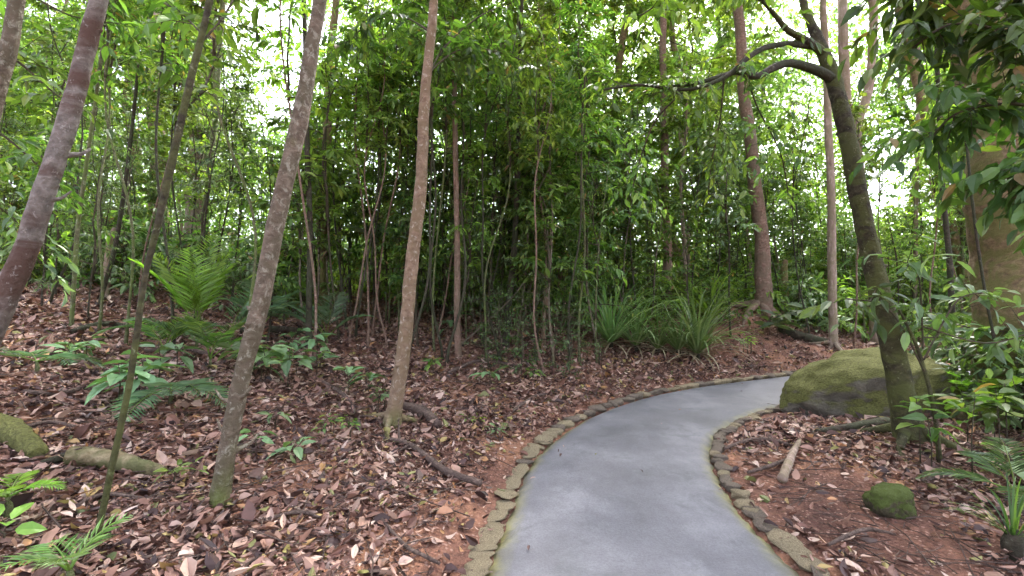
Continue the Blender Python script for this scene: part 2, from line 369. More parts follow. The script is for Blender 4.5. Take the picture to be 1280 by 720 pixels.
lay(REs, cum(REs, 1.9), cum(REs, 3.2), None, lambda s: (.22, .12, .027), -.02, lab_right, lambda s: .4, -1)
lay(REs, cum(REs, 3.2)+.02, cum(REs, 6.3), None, lambda s: (.14, .10, .038), -.02, lab_right, lambda s: .7, -1)

def boulder(name, loc, sc, rz, seed, label, mat='rock_moss', sub=6, amp=.3, cat='boulder', tilt=0):
    o = link(name, rock_mesh(name, M[mat], seed, sub, amp, 0, .9)); o.location = loc; o.scale = sc; o.rotation_euler = (0, tilt, rz)
    return tag(o, label, cat)
bz = float(basez(6.0))
boulder('mossy_boulder', (4.72, 5.95, bz+.20), (1.06, .6, .58), .12, 4.0, 'large rounded boulder covered in yellow green moss beside the inner bend of the path', tilt=-.12)
p = gp(1128, 648); boulder('mossy_stone', (p[0], p[1]+.1, p[2]+.05), (.17, .15, .15), .4, 9, 'small bright green mossy stone on the bare soil right of the path', sub=5, cat='stone', mat='stone_moss')

# ---------------------------------------------------------------- crowns (leafy meshes)
def rdir(n, flat=1.):
    v = rng.normal(size=(n, 3)); v[:, 2] *= flat; return norm(v)
def sprays(mb, starts, dirs, lens, nl, L, asp=.36, hq=True, droopd=.35, lm=0, tm=1, twigs=True, tr=.004):
    """twigs with leaves along them"""
    N = len(starts); nl = int(nl)
    ends = starts+dirs*lens[:, None]
    if twigs:
        for a in range(N):
            mid = (starts[a]+ends[a])/2+np.array([0, 0, .06*lens[a]])
            tube(mb, [starts[a], mid, ends[a]-np.array([0, 0, .08*lens[a]])], [tr, tr*.7, tr*.35], 3, tm, cap=False)
    t = np.linspace(.15, 1, nl)[None]+rng.uniform(-.06, .06, (N, nl)); t = np.clip(t, .05, 1)
    pos = starts[:, None]+(ends-starts)[:, None]*t[..., None]; pos[..., 2] += (.12*lens[:, None]*np.sin(t*PI)-.08*lens[:, None]*t*t)
    pos = pos.reshape(-1, 3); d = np.repeat(dirs, nl, 0); n_ = len(pos)
    side = norm(np.cross(d, np.array([0, 0, 1.]))+rng.normal(0, .15, (n_, 3)))
    sg = np.tile(np.where(np.arange(nl) % 2 == 0, 1, -1), N)[:, None]
    last = (np.tile(np.arange(nl), N) == nl-1)[:, None]
    ax = norm(d*.55+side*sg*np.where(last, .1, .85)+rng.normal(0, .28, (n_, 3))+np.array([0, 0, -droopd]))
    nr = norm(np.array([0, 0, 1.])+rng.normal(0, .38, (n_, 3)))
    Ls = L*rng.uniform(.6, 1.25, n_)
    leaves(mb, pos, ax, nr, Ls, Ls*asp*rng.uniform(.85, 1.15, n_), hq, .3, rng.uniform(.05, .45, n_), lm)
def crown(name, H, Rm, nb, ntw, nl, L, asp, mats, prof='tree', hq=True, droopd=.35, seed=0, twl=(.25, .6), vgap=1.):
    global rng
    rng = np.random.default_rng(100+seed)
    mb = MB(); th0 = rng.uniform(0, 7)
    stem = np.array([[rng.normal(0, .03)*H*z, rng.normal(0, .03)*H*z, z*H] for z in np.linspace(0, 1, 8)]); stem[0] = 0
    tube(mb, stem, np.linspace(.012*H**.5+.004, .004, 8), 5, 1)
    S, D, Ls = [], [], []
    for b in range(nb):
        z = (b+rng.uniform(0, 1))/nb; th = th0+b*2.4+rng.normal(0, .3)
        if prof == 'tree': r = Rm*(math.sin(PI*min(1, z*.85+.12))**.6)*rng.uniform(.55, 1.1)
        elif prof == 'sap': r = Rm*rng.uniform(.35, 1.)*(1-.6*z)
        else: r = Rm*(1-.35*z)*rng.uniform(.5, 1.1)
        p0 = np.array([np.interp(z, np.linspace(0, 1, 8), stem[:, q]) for q in range(3)])
        el = rng.uniform(.0, .6); d = np.array([math.cos(th)*math.cos(el), math.sin(th)*math.cos(el), math.sin(el)])
        bd = norm(d+rng.normal(0, .1, 3)); P = [p0+bd*r*t+np.array([0, 0, -.16*r*t*t])+rng.normal(0, .03*r, 3)*(t > 0) for t in np.linspace(0, 1, 5)]
        P = np.array(P); tube(mb, P, np.linspace(.007+.004*r, .003, 5), 4, 1, cap=False)
        for q in range(ntw):
            t = rng.uniform(.3 if r > .6 else .1, 1); p = np.array([np.interp(t, np.linspace(0, 1, 5), P[:, w]) for w in range(3)])
            S.append(p); D.append(norm(bd*.7+rng.normal(0, .65, 3)*np.array([1, 1, .6]))); Ls.append(rng.uniform(*twl))
    sprays(mb, np.array(S), np.array(D), np.array(Ls), nl, L, asp, hq, droopd)
    return mb.mesh(name, mats)
tw = M['twig']
C_SAP = [crown('crown', 2.4, .75, 14, 5, 9, .14, .38, [M[m], tw], 'sap', seed=s, twl=(.2, .42)) for s, m in enumerate(['leaf_mid', 'leaf_light', 'leaf_mid', 'leaf_grey', 'leaf_dark'])]
C_FINE = [crown('crown', 2.6, .8, 18, 5, 10, .10, .24, [M[m], tw], 'sap', seed=20+s, hq=False, droopd=.7) for s, m in enumerate(['leaf_grey', 'leaf_mid'])]
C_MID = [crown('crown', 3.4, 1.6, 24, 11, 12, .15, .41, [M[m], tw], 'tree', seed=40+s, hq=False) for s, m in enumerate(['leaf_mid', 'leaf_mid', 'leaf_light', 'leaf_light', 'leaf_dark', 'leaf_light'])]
C_BIG = [crown('crown', 5.5, 2.8, 30, 22, 12, .19, .42, [M[m], tw], 'tree', seed=60+s, hq=False, twl=(.35, .9)) for s, m in enumerate(['leaf_light', 'leaf_mid', 'leaf_far'])]
C_WIDE = [crown('crown', 3.8, 2.3, 32, 15, 12, .155, .42, [M[m], tw], 'tree', seed=50+s, hq=False, twl=(.3, .7)) for s, m in enumerate(['leaf_dark', 'leaf_light', 'leaf_mid'])]
C_BUSH = [crown('foliage', .9, .7, 14, 4, 8, .15, .36, [M[m], tw], 'bush', seed=80+s) for s, m in enumerate(['leaf_mid', 'leaf_dark', 'leaf_grey', 'leaf_light'])]

def trunk_mesh(name, H, r0, r1, mat, seed, crook=.02, sides=7):
    r_ = np.random.default_rng(seed); n = max(8, int(H*4)); z = np.linspace(0, H, n)
    ph = r_.uniform(0, 6, 4); x = crook*H*(np.sin(z*.9+ph[0])-math.sin(ph[0])+.4*np.sin(z*2.3+ph[1])); y = crook*H*(np.sin(z*.8+ph[2])-math.sin(ph[2]))
    P = np.stack([x, y, z], 1); P[0, 2] = -.15; mb = MB(); rr = np.linspace(r0, r1, n); rr[0] *= 1.5; rr[1] *= 1.08
    tube(mb, P, rr, sides, 0, .06, seed=seed); return mb.mesh(name, mat), P
PROTO = {}
def proto_tree(key, kind, H, r0, r1, mat, crownme, cfrac, csc=1., seed=0, crook=.015):
    tm, P = trunk_mesh('trunk', H, r0, r1, M[mat], seed, crook)
    PROTO[key] = (kind, tm, crownme, P, cfrac, csc)
def plant_tree(key, x, y, sc, rz, label, group, cat='tree', tilt=(0, 0), z=None):
    kind, tm, cm, P, cf, cs = PROTO[key]
    e = empty(kind, (x, y, (tz(x, y) if z is None else z)-.02), rz, sc); e.rotation_euler = (tilt[0], tilt[1], rz)
    link('trunk', tm, e)
    k_ = int(cf*(len(P)-1)); c = link('crown', cm, e, P[k_]); c.scale = (cs, cs, cs); c.rotation_euler.z = rz*3
    tag(e, label, cat, group); return e
for s in range(5):
    proto_tree(f'sap{s}', 'sapling', 4.2+.3*s, .016+.002*s, .006, ['bark_dark', 'twig', 'bark_left', 'bark_dark', 'twig'][s], C_SAP[s], [.22, .42, .3, .5, .26][s], 1.1, 200+s, .03)
for s in range(2):
    proto_tree(f'fine{s}', 'sapling', 4.4, .017, .006, ['bark_dark', 'bark_green'][s], C_FINE[s], .2, 1.1, 230+s, .03)
for s in range(6):
    proto_tree(f'mid{s}', 'understorey_tree', 6.2, .04+.006*s, .016, ['bark_dark', 'bark_tan', 'bark_green', 'bark_far', 'bark_red', 'bark_dark'][s], C_MID[s], .42+.03*(s % 3), 1., 250+s)
for s in range(3):
    proto_tree(f'big{s}', 'rainforest_tree', 13, .16+.03*s, .06, ['bark_far', 'bark_orange', 'bark_green'][s], C_BIG[s], .5, 1., 270+s)

for s in range(3):
    proto_tree(f'wide{s}', 'understorey_tree', 8.5, .055+.01*s, .025, ['bark_dark', 'bark_tan', 'bark_green'][s], C_WIDE[s], .42, 1., 290+s)
for s in range(3):
    proto_tree(f'tall{s}', 'understorey_tree', 10.5, .065+.01*s, .03, ['bark_dark', 'bark_tan', 'bark_green'][s], C_WIDE[s], .46, 1.05, 320+s)
# gaps in the canopy where the sky shows (px, py, radius px)
GAPS = [(338, 98, 46), (1110, 215, 42), (300, 40, 32), (140, 60, 36), (1115, 130, 34), (505, 120, 14), (225, 110, 26)]
def in_gap(px, py, k=1.): return any(math.hypot(px-a, py-b) < r*k for a, b, r in GAPS)
placed = [(px_*Y_, Y_) for px_, Y_ in [(.17, 7.6), (.2, 7.2), (.32, 7.9), (.38, 8.2), (.42, 8.6), (.42, 9.4), (.25, 8.2), (.22, 8.6), (.3, 8.6), (.36, 9.), (.44, 10.2), (.5, 9.6), (.5, 10.3), (.55, 10.4), (.46, 9.8), (.54, 11), (.48, 11), (.58, 9.9), (.52, 11.6)]]
def spot(pxr, Yr, mind, pathmin=.9, tries=60):
    for _ in range(tries):
        px = random.uniform(*pxr); Yd = random.uniform(*Yr); x = (px-640)/F*Yd
        if any(math.hypot(x-a, Yd-b) < mind for a, b in placed): continue
        D, S = pathdist([x], [Yd])
        if D[0] < pathmin or (S[0] < 0 and Yd < 7.2): continue
        if math.hypot(x-5, Yd-6) < 1.6: continue
        placed.append((x, Yd)); return px, x, Yd
    return None
def zone(n, pxr, Yr, keys, scr, label, group, cat='tree', mind=.4, gapk=(2.2, .6), tiltmax=.05, pathmin=.9):
    for _ in range(n):
        key = random.choice(keys); sc = random.uniform(*scr)
        for _t in range(12):
            s = spot(pxr, Yr, mind, pathmin)
            if s is None: break
            px, x, Yd = s; kind, tm, cm, P, cf, cs = PROTO[key]
            hb = tz(x, Yd); cz = hb+sc*(P[int(cf*(len(P)-1)), 2]+gapk[0]); q = project((x, Yd, cz))
            if in_gap(q[0], q[1], 1+gapk[1]*sc*160/Yd/40): placed.pop(); continue
            plant_tree(key, x, Yd, sc, random.uniform(0, 6.28), label, group, cat, (random.uniform(-1, 1)*tiltmax, random.uniform(-1, 1)*tiltmax)); break
zone(32, (520, 760), (7.6, 11.5), ['sap0', 'sap4', 'fine0', 'sap1', 'fine1', 'sap2'], (.75, 1.2), 'thin dark sapling crowded into the shaded thicket at the middle of the bank', 'saplings of the dark middle thicket', mind=.22, pathmin=1.3)
zone(20, (380, 520), (7.5, 12), ['sap0', 'sap1', 'sap2', 'fine1'], (.7, 1.15), 'slender sapling standing between the two nearest straight trunks on the left bank', 'saplings between the near trunks', mind=.35)
zone(34, (0, 370), (6.5, 12), ['sap1', 'sap2', 'sap3', 'sap0', 'fine0'], (.7, 1.1), 'slender sapling on the leaf-strewn left bank beyond the bright palm', 'saplings of the left bank', mind=.45)
zone(26, (760, 940), (9.5, 14), ['sap1', 'sap3', 'fine1', 'sap2'], (.7, 1.1), 'slender sapling behind the strap-leaved clumps above the outer curve', 'saplings behind the strap-leaved clumps', mind=.35)
zone(26, (940, 1275), (11, 15), ['sap1', 'sap3', 'fine0', 'sap2'], (.6, 1.0), 'slender sapling beyond the mossy boulder on the far right', 'saplings beyond the boulder', mind=.4)
for s in range(3):
    proto_tree(f'pole{s}', 'sapling', 6.2, .02, .009, ['bark_dark', 'bark_red', 'bark_green'][s], C_SAP[s], .62, .9, 360+s, .03)
zone(22, (430, 760), (6.9, 9.), ['pole0', 'pole1', 'pole2', 'pole0'], (.85, 1.15), 'tall bare-stemmed sapling standing at the front of the dark middle thicket', 'bare-stemmed saplings of the middle', mind=.22, pathmin=.9)
zone(8, (60, 420), (5.6, 8.5), ['pole0', 'pole1', 'pole2'], (.8, 1.1), 'tall bare-stemmed sapling rising from the litter of the left bank', 'bare-stemmed saplings of the left bank', gapk=(1.2, 1.2), mind=.5, pathmin=.9)
zone(12, (1000, 1270), (8.8, 12), ['pole0', 'pole1', 'pole2'], (.8, 1.1), 'tall bare-stemmed sapling beyond the boulder', 'bare-stemmed saplings beyond the boulder', mind=.4, pathmin=.8)
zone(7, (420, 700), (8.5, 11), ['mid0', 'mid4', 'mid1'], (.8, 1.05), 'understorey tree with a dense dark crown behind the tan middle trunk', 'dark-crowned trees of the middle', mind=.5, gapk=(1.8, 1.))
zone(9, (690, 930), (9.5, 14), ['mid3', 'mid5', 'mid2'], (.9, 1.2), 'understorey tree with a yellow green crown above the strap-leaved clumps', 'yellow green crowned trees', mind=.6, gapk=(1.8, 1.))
zone(6, (-40, 400), (9, 15), ['mid1', 'mid2', 'mid3'], (.75, 1.05), 'understorey tree with a loose green crown at the back of the left bank', 'loose-crowned trees of the left bank', mind=.6, gapk=(1.8, 1.))
zone(9, (940, 1330), (12, 17), ['mid2', 'mid3', 'mid1'], (.75, 1.1), 'understorey tree with a loose bright crown beyond the far bend', 'bright trees beyond the far bend', mind=.7, gapk=(1.8, 1.))
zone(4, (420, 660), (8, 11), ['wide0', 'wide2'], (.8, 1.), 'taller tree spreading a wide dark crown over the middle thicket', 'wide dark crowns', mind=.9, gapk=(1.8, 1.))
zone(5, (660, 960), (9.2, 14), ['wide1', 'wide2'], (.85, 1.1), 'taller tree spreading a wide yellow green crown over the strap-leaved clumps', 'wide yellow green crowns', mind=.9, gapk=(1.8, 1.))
zone(3, (-60, 330), (9, 14), ['wide1', 'wide2'], (.85, 1.1), 'taller tree with a wide crown at the back of the left bank', 'wide crowns of the left bank', mind=.9, gapk=(1.8, 1.2))
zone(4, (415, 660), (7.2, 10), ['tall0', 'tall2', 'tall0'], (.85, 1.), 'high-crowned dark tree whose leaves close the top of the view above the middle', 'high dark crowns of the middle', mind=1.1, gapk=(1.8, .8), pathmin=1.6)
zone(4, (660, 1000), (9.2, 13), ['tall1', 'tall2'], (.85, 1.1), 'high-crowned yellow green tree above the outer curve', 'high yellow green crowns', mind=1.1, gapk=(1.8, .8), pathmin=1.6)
zone(3, (-60, 420), (9, 13), ['tall1', 'tall2'], (.85, 1.1), 'high-crowned loose tree above the left bank', 'high crowns of the left bank', mind=1.1, gapk=(1.8, 1.))
zone(4, (1120, 1340), (9, 14), ['tall1', 'tall2', 'wide0'], (.85, 1.1), 'high-crowned tree behind the huge orange trunk', 'high crowns behind the huge trunk', mind=1.1, gapk=(1.8, 1.))
for px_, Y_, k_, sc_ in ((690, 13, 0, 1.), (780, 14, 1, 1.05), (860, 15, 0, 1.1), (560, 13.5, 1, 1.), (625, 14.5, 0, 1.1)):
    x_ = (px_-640)/F*Y_; placed.append((x_, Y_)); plant_tree(f'big{k_}', x_, Y_, sc_, px_, 'tall broad-crowned tree closing the sky above the middle of the picture', 'tall trees closing the sky', 'tree')
zone(18, (-20, 1300), (15, 26), ['big0', 'big1', 'big2'], (.8, 1.15), 'tall rainforest tree far back in the bright forest', 'tall trees far back', mind=1.6, gapk=(3.5, 1.2))

# far-off forest mass: leaves and thin stems, one object nobody could count
def far_forest():
    global rng
    rng = np.random.default_rng(5); mb = MB(); N = 270000
    th = rng.uniform(R(-62), R(62), N); rad = rng.uniform(17, 40, N); x = rad*np.sin(th); y = rad*np.cos(th)
    h = terr(x, y); z = h+rng.uniform(0, 1, N)**1.35*19
    c1 = np.sin(x*.9+z*.5)+np.sin(y*.8-z*.7+2)+np.sin(x*.5-y*.6+z*1.1)
    keep = (c1 > -1.2+.07*(z-h))
    cz = y*math.cos(PITCH)+(z-CAMH)*math.sin(PITCH); px = 640+F*x/cz; py = 360-F*(-y*math.sin(PITCH)+(z-CAMH)*math.cos(PITCH))/cz
    for a, b, r in GAPS: keep &= ~((np.hypot(px-a, py-b) < r*1.3) & (rng.uniform(size=N) < .75))
    pos = np.stack([x, y, z], 1)[keep]; n_ = len(pos)
    L = .30*rng.uniform(.6, 1.3, n_)*np.hypot(pos[:, 0], pos[:, 1])/28
    leaves(mb, pos, norm(rng.normal(0, 1, (n_, 3))+np.array([0, 0, -.4])), norm(rng.normal(0, .7, (n_, 3))+np.array([0, 0, 1.])), L, L*.42, False, .3, .2)
    return tag(mb.obj('far_forest', M['leaf_far']), 'bright green mass of forest far behind the trees', 'forest', kind='stuff')
far_forest()
# undergrowth bushes under the trees
def bush(x, y, sc, k, label, group, cat='shrub'):
    e = empty('shrub', (x, y, tz(x, y)-.03), random.uniform(0, 6), sc); link('foliage', C_BUSH[k], e); tag(e, label, cat, group); return e
def bushes(n, pxr, Yr, ks, scr, label, group, pathmin=1.2):
    for _ in range(n):
        s = spot(pxr, Yr, .45, pathmin)
        if s: bush(s[1], s[2], random.uniform(*scr), random.choice(ks), label, group)
bushes(34, (0, 420), (8.5, 14), [0, 1, 2], (.8, 1.5), 'bushy green shrub at the back of the left bank', 'shrubs at the back of the left bank')
bushes(26, (420, 760), (9.5, 14), [0, 2, 3], (.8, 1.4), 'bushy dark shrub low in the middle thicket', 'shrubs of the middle thicket')
bushes(26, (740, 960), (10, 15), [0, 2, 3], (.8, 1.4), 'bushy light green shrub behind the strap-leaved clumps', 'shrubs behind the strap-leaved clumps')
bushes(34, (960, 1290), (11, 15), [0, 2, 3], (.8, 1.5), 'bushy shrub at the far side of the path behind the boulder', 'shrubs behind the boulder')

bushes(30, (-20, 1300), (14, 19), [0, 3], (1.6, 2.6), 'tall bright shrub far back under the tall trees', 'bright shrubs far back')
C_TWIGGY = [crown('foliage', 1.5, .55, 16, 3, 7, .075, .42, [M[m], tw], 'bush', seed=90+s, hq=False, twl=(.12, .3)) for s, m in enumerate(['leaf_grey', 'leaf_dark'])]
for k_ in range(9):
    s = spot((590, 725), (6.9, 9.2), .35, .75)
    if s:
        e = empty('shrub', (s[1], s[2], tz(s[1], s[2])-.03), random.uniform(0, 6), random.uniform(.6, 1.15)); link('foliage', C_TWIGGY[k_ % 2], e)
        tag(e, 'twiggy small-leaved shrub at the front of the dark middle thicket', 'shrub', 'twiggy shrubs of the dark thicket')
for k_, (x_, y_, sc_, c_) in enumerate([(6.6, 5.6, 1.3, 1), (7.2, 6.3, 1.5, 2), (6.3, 4.9, 1.0, 0), (7.6, 5.2, 1.6, 1), (5.9, 4.4, .7, 3), (8.2, 6.9, 1.6, 2), (5.45, 4.85, .95, 1), (6.1, 5.2, 1.4, 2), (6.1, 5.9, 1.2, 2)]):
    bush(x_, y_, sc_, c_, 'leafy shrub crowding the ground between the boulder and the right edge', 'shrubs right of the boulder')
# ---------------------------------------------------------------- individual trees of the foreground
rng = np.random.default_rng(11)
def bezpts(pts, Y, dY=None):
    return np.array([at(px, py, Y if dY is None else Y+dY*k/(len(pts)-1)) for k, (px, py) in enumerate(pts)])
def pix_tree(kind, pts, wpx, mat, label, Y=None, base=None, crownkey=None, cs=1., ctop=None, group=None, sides=16, lump=.07, flare=1.35, dY=0., up=2.5, cat='tree', roots=0):
    """pts: pixels from the base upwards; wpx: pixel widths; the tree is carried on above the frame to its crown"""
    if Y is None: g_ = gp(*(base or pts[0])); Y = g_[1]
    P = bezpts(pts, Y, dY); rad = np.array(wpx)*Y/F/2*.93*Y/np.hypot(P[:, 0], Y)
    g0 = tz(P[0, 0], P[0, 1])
    if P[0, 2] > g0+.02 or P[0, 2] < g0-.3:
        k_ = (P[1]-P[0]); k_ = k_/max(k_[2], .05); b = P[0]+k_*(g0-P[0, 2])
        if P[0, 2] > g0: P = np.vstack([b, P]); rad = np.concatenate([[rad[0]*1.05], rad])
    if up:
        d = norm(P[-1]-P[-2]); d = norm(d+np.array([0, 0, .5])); P = np.vstack([P, P[-1]+d*up*.5, P[-1]+d*up]); rad = np.concatenate([rad, [rad[-1]*.85, rad[-1]*.6]])
    n_ = max(30, len(P)*9); Q = catmull(P, n_); r_ = np.interp(np.linspace(0, len(P)-1, n_), np.arange(len(P)), rad)
    s_ = np.linspace(0, 1, n_)*np.linalg.norm(np.diff(P, axis=0), axis=1).sum()
    r_ = r_*(1+(flare-1)*np.exp(-s_/(2.2*r_[0]+.03)))
    Q = Q+np.stack([np.sin(s_*3+Y), np.cos(s_*2.3+Y), 0*s_], 1)*r_[:, None]*.12
    e = empty(kind, Q[0]); mb = MB(); Q[0, 2] -= .12; tube(mb, Q-np.array(e.location), r_, sides, 0, lump, seed=Y)
    if roots:
        for q in range(roots):
            a = q*2*PI/roots+.4; rr = []
            for t in np.linspace(0, 1, 7):
                rx, ry = Q[0, 0]+math.cos(a+.4*t)*t*r_[0]*4.5, Q[0, 1]+math.sin(a+.4*t)*t*r_[0]*4.5
                rr.append((rx, ry, tz(rx, ry)+r_[0]*1.2*(1-t)**2.2-.012*t))
            tube(mb, np.array(rr)-np.array(e.location), np.linspace(r_[0]*.38, .012, 7), 8, 0, .06)
    mb.obj('trunk', M[mat], e)
    if crownkey is not None:
        c = link('crown', crownkey, e, Q[-1]-np.array(e.location)); c.scale = (cs,)*3; c.rotation_euler.z = Y*5
    tag(e, label, cat, group); return e, Q, r_
def knots(e, Q, r_, n, mat):
    for q in range(n):
        k_ = int(rng.uniform(.06, .75)*len(Q)); a = rng.uniform(PI*.7, PI*2.3); d = np.array([math.cos(a), math.sin(a), .35]); p = Q[k_]-np.array(e.location)
        L_ = rng.choice([.015, .02, .12]); mb = MB(); rr = r_[k_]*rng.uniform(.22, .4); d2 = d*(1, 1, 1)
        tube(mb, [p+d*r_[k_]*.4, p+d*r_[k_]*.95, p+d*(r_[k_]+L_*.6), p+d2*(r_[k_]+L_)+np.array([0, 0, L_*.3])], [rr*1.3, rr, rr*.6, rr*.35], 8, 0, .12)
        mb.obj('knot', M[mat], e)
# leafy boughs along a polyline: a branch part plus leaves as its own child
def bough(parent, P, r0, ntw, nl, L, asp, lm, hq=True, twl=(.25, .55), t0=.25, droopd=.45, name='branch', bm='twig', r1=.005):
    P = np.asarray(P, float); o = np.array(parent.location) if parent is not None else np.zeros(3)
    Q = catmull(P, 24); mb = MB(); tube(mb, Q-o, np.linspace(r0, r1, 24), 8, 0, .08)
    br = mb.obj(name, M[bm], parent)
    lb = MB(); t = rng.uniform(t0, 1, ntw); S = np.array([Q[int(a*23)] for a in t])-o
    T = norm(np.gradient(Q, axis=0)); D = norm(np.array([T[int(a*23)] for a in t])*.4+rng.normal(0, .7, (ntw, 3))*np.array([1, 1, .7])+np.array([0, 0, -.15]))
    sprays(lb, S, D, rng.uniform(*twl, ntw), nl, L, asp, hq, droopd)
    lb.obj('foliage', [M[lm], M['twig']], br if parent is not None else br)
    return br

# far-left corner trunk
pix_tree('slender_tree', [(-95, 520), (-45, 290), (0, 95), (22, 0)], [40, 36, 30, 26], 'bark_left', 'dark leaning trunk cut by the top left corner of the picture', Y=2.7, crownkey=C_WIDE[1], cs=1.1, up=4.2)
t2, Q2, r2 = pix_tree('mottled_tree', [(-62, 560), (5, 372), (40, 290), (72, 195), (102, 80), (125, 0), (150, -90)], [46, 41, 37, 33, 30, 27, 24], 'bark_pale', 'leaning tree with banded pale grey and reddish bark at the far left', Y=3.3, crownkey=C_WIDE[2], cs=1.15, up=4.)  # wide unseen crown, enlarged to cut the light on the near ground
t3, Q3, _ = pix_tree('sapling', [(108, 735), (135, 610), (162, 480), (180, 350), (198, 275), (216, 200), (240, 95), (262, 0)], [13, 10, 10, 9, 11, 12, 11, 10], 'bark_moss', 'thin mossy-footed sapling rising through the nearest litter at the left', Y=2.35, crownkey=C_SAP[2], cs=1., up=1.6, lump=.1)
t4, Q4, r4 = pix_tree('slender_tree', [(275, 628), (290, 540), (303, 460), (330, 360), (354, 245), (375, 140), (390, 60), (402, -10)], [27, 25, 25, 26, 25, 24, 21, 19], 'bark_left', 'leaning brown lichen-spotted tree with a mossy foot, nearest on the left bank', crownkey=C_WIDE[0], cs=1.1, up=3.6, lump=.06)  # crown above the frame, made large to shade the near ground
t5, Q5, r5 = pix_tree('slender_tree', [(491, 532), (503, 440), (513, 360), (520, 280), (528, 200), (533, 100), (542, 0)], [21, 19, 18, 18, 16, 14, 12], 'bark_tan', 'straight tan tree with pale lichen spots in the middle of the bank', crownkey=C_WIDE[2], cs=1.1, up=3.2, roots=3)  # unseen crown enlarged as overhead shade for the foreground
t6, Q6, r6 = pix_tree('mossy_forked_tree', [(1142, 552), (1122, 460), (1103, 385), (1085, 300), (1068, 220), (1055, 150), (1043, 100), (1026, 62), (1010, 20), (1003, -10)], [40, 36, 33, 29, 27, 25, 24, 19, 12, 11], 'bark_moss', 'mossy forked tree leaning over the path bend in front of the boulder', crownkey=C_WIDE[1], cs=1.3, up=3.2, roots=4)  # oversized crown out of view, dims light on path and litter
Y6 = Q6[0][1]
knots(t2, Q2, r2, 4, 'bark_pale'); knots(t4, Q4, r4, 6, 'bark_left'); knots(t5, Q5, r5, 5, 'bark_tan'); knots(t6, Q6, r6, 5, 'bark_moss')
bough(t6, bezpts([(1030, 66), (1006, 50), (985, 38), (968, 18), (948, -6), (930, -40)], Y6-.02, -.4), .045, 12, 8, .13, .38, 'leaf_mid', bm='bark_moss')
bough(t6, bezpts([(1040, 98), (1020, 88), (990, 79), (968, 84), (945, 96), (925, 90), (905, 94), (870, 104), (828, 110)], Y6-.02, -.5), .05, 20, 8, .10, .38, 'leaf_mid', bm='bark_dark', t0=.5, r1=.013)
bough(t6, bezpts([(1018, 58), (985, 55), (955, 60), (930, 76), (905, 97), (860, 112), (800, 106), (755, 112)], Y6-.03, -.7), .034, 22, 8, .10, .38, 'leaf_mid', bm='bark_dark', t0=.5, r1=.010)
bough(t6, bezpts([(955, 0), (900, -20), (850, -10), (800, 20)], Y6-.4, -.6), .02, 34, 9, .13, .38, 'leaf_light', t0=0.)
for pts in ([(905, 98), (900, 150), (890, 200), (885, 245)], [(930, 78), (945, 130), (975, 190), (985, 240)], [(860, 110), (820, 150), (800, 200), (790, 240)]):
    bough(t6, bezpts(pts, Y6-.4, .5), .009, 16, 7, .11, .38, 'leaf_mid', t0=.2)
# farther measured trunks
pix_tree('slender_tree', [(1043, 452), (1041, 400), (1039, 250), (1034, 120), (1030, 20)], [15, 13, 12, 11, 10], 'bark_far', 'slim reddish pale trunk with a mossy foot just behind the boulder', Y=9.8, crownkey=C_BIG[1], cs=.6, up=2, roots=3)
pix_tree('red_trunk_tree', [(953, 400), (954, 350), (950, 280), (938, 180), (928, 90), (922, 0)], [27, 23, 20, 18, 16, 14], 'bark_red', 'tall red-brown tree with spreading roots on the mound past the far curve', Y=11.4, crownkey=C_BIG[0], cs=.8, up=3, roots=6)
tY, QY, _ = pix_tree('forked_tree', [(1098, 430), (1086, 300), (1072, 200), (1074, 150), (1088, 100), (1091, 20), (1089, -20)], [17, 15, 15, 15, 13, 13, 12], 'bark_far', 'grey green lichen-covered tree with a crooked upper fork behind the mossy forked tree', Y=10.8, crownkey=C_BIG[2], cs=.6, up=3)
mb = MB(); tube(mb, bezpts([(1072, 205), (1058, 130), (1054, 60), (1052, -20)], 10.8)-np.array(tY.location), [.10, .11, .11, .10], 12, 0, .12); mb.obj('limb', M['bark_far'], tY)
pix_tree('slender_tree', [(1143, 420), (1144, 330), (1147, 170), (1148, 20)], [8, 7, 6, 5], 'bark_far', 'very thin upright grey trunk in the bright gap at the right', Y=13, crownkey=C_MID[3], cs=1.1, up=2, flare=1.)
pix_tree('slender_tree', [(1192, 440), (1187, 330), (1178, 230), (1172, 100), (1170, 0)], [10, 9, 8, 7, 6], 'bark_dark', 'thin dark leaning stem left of the huge orange trunk', Y=7.5, crownkey=C_SAP[3], cs=1.1, up=1, flare=1.)
pix_tree('slender_tree', [(834, 372), (834, 300), (831, 200), (829, 90), (829, 0)], [14, 12, 11, 10, 9], 'bark_red', 'brown upright trunk above the strap-leaved clumps', Y=11.6, crownkey=C_MID[5], cs=1.3, up=1.5)
pix_tree('slender_tree', [(572, 402), (571, 300), (569, 160), (567, 20)], [9, 8, 7, 6], 'bark_red', 'thin dark red stem just right of the tan middle tree', Y=7.6, crownkey=C_MID[0], cs=1., up=.4, flare=1.1)
pix_tree('slender_tree', [(637, 372), (643, 300), (648, 200), (650, 90), (652, 0)], [9, 8, 7, 7, 6], 'bark_dark', 'thin blackish stem rising from the dark middle thicket', Y=8.6, crownkey=C_MID[4], cs=1., up=.4, flare=1.1)
pix_tree('slender_tree', [(386, 405), (388, 300), (384, 200), (383, 100), (380, 0)], [9, 8, 8, 7, 7], 'bark_dark', 'thin dark stem close behind the leaning brown tree', Y=6.8, crownkey=C_SAP[0], cs=1., up=.6, flare=1.1)
pix_tree('slender_tree', [(405, 395), (402, 300), (407, 200), (412, 90), (420, 0)], [14, 13, 12, 11, 10], 'bark_orange', 'slim orange-tan trunk behind the leaning brown tree', Y=9.5, crownkey=C_BIG[0], cs=.5, up=2)
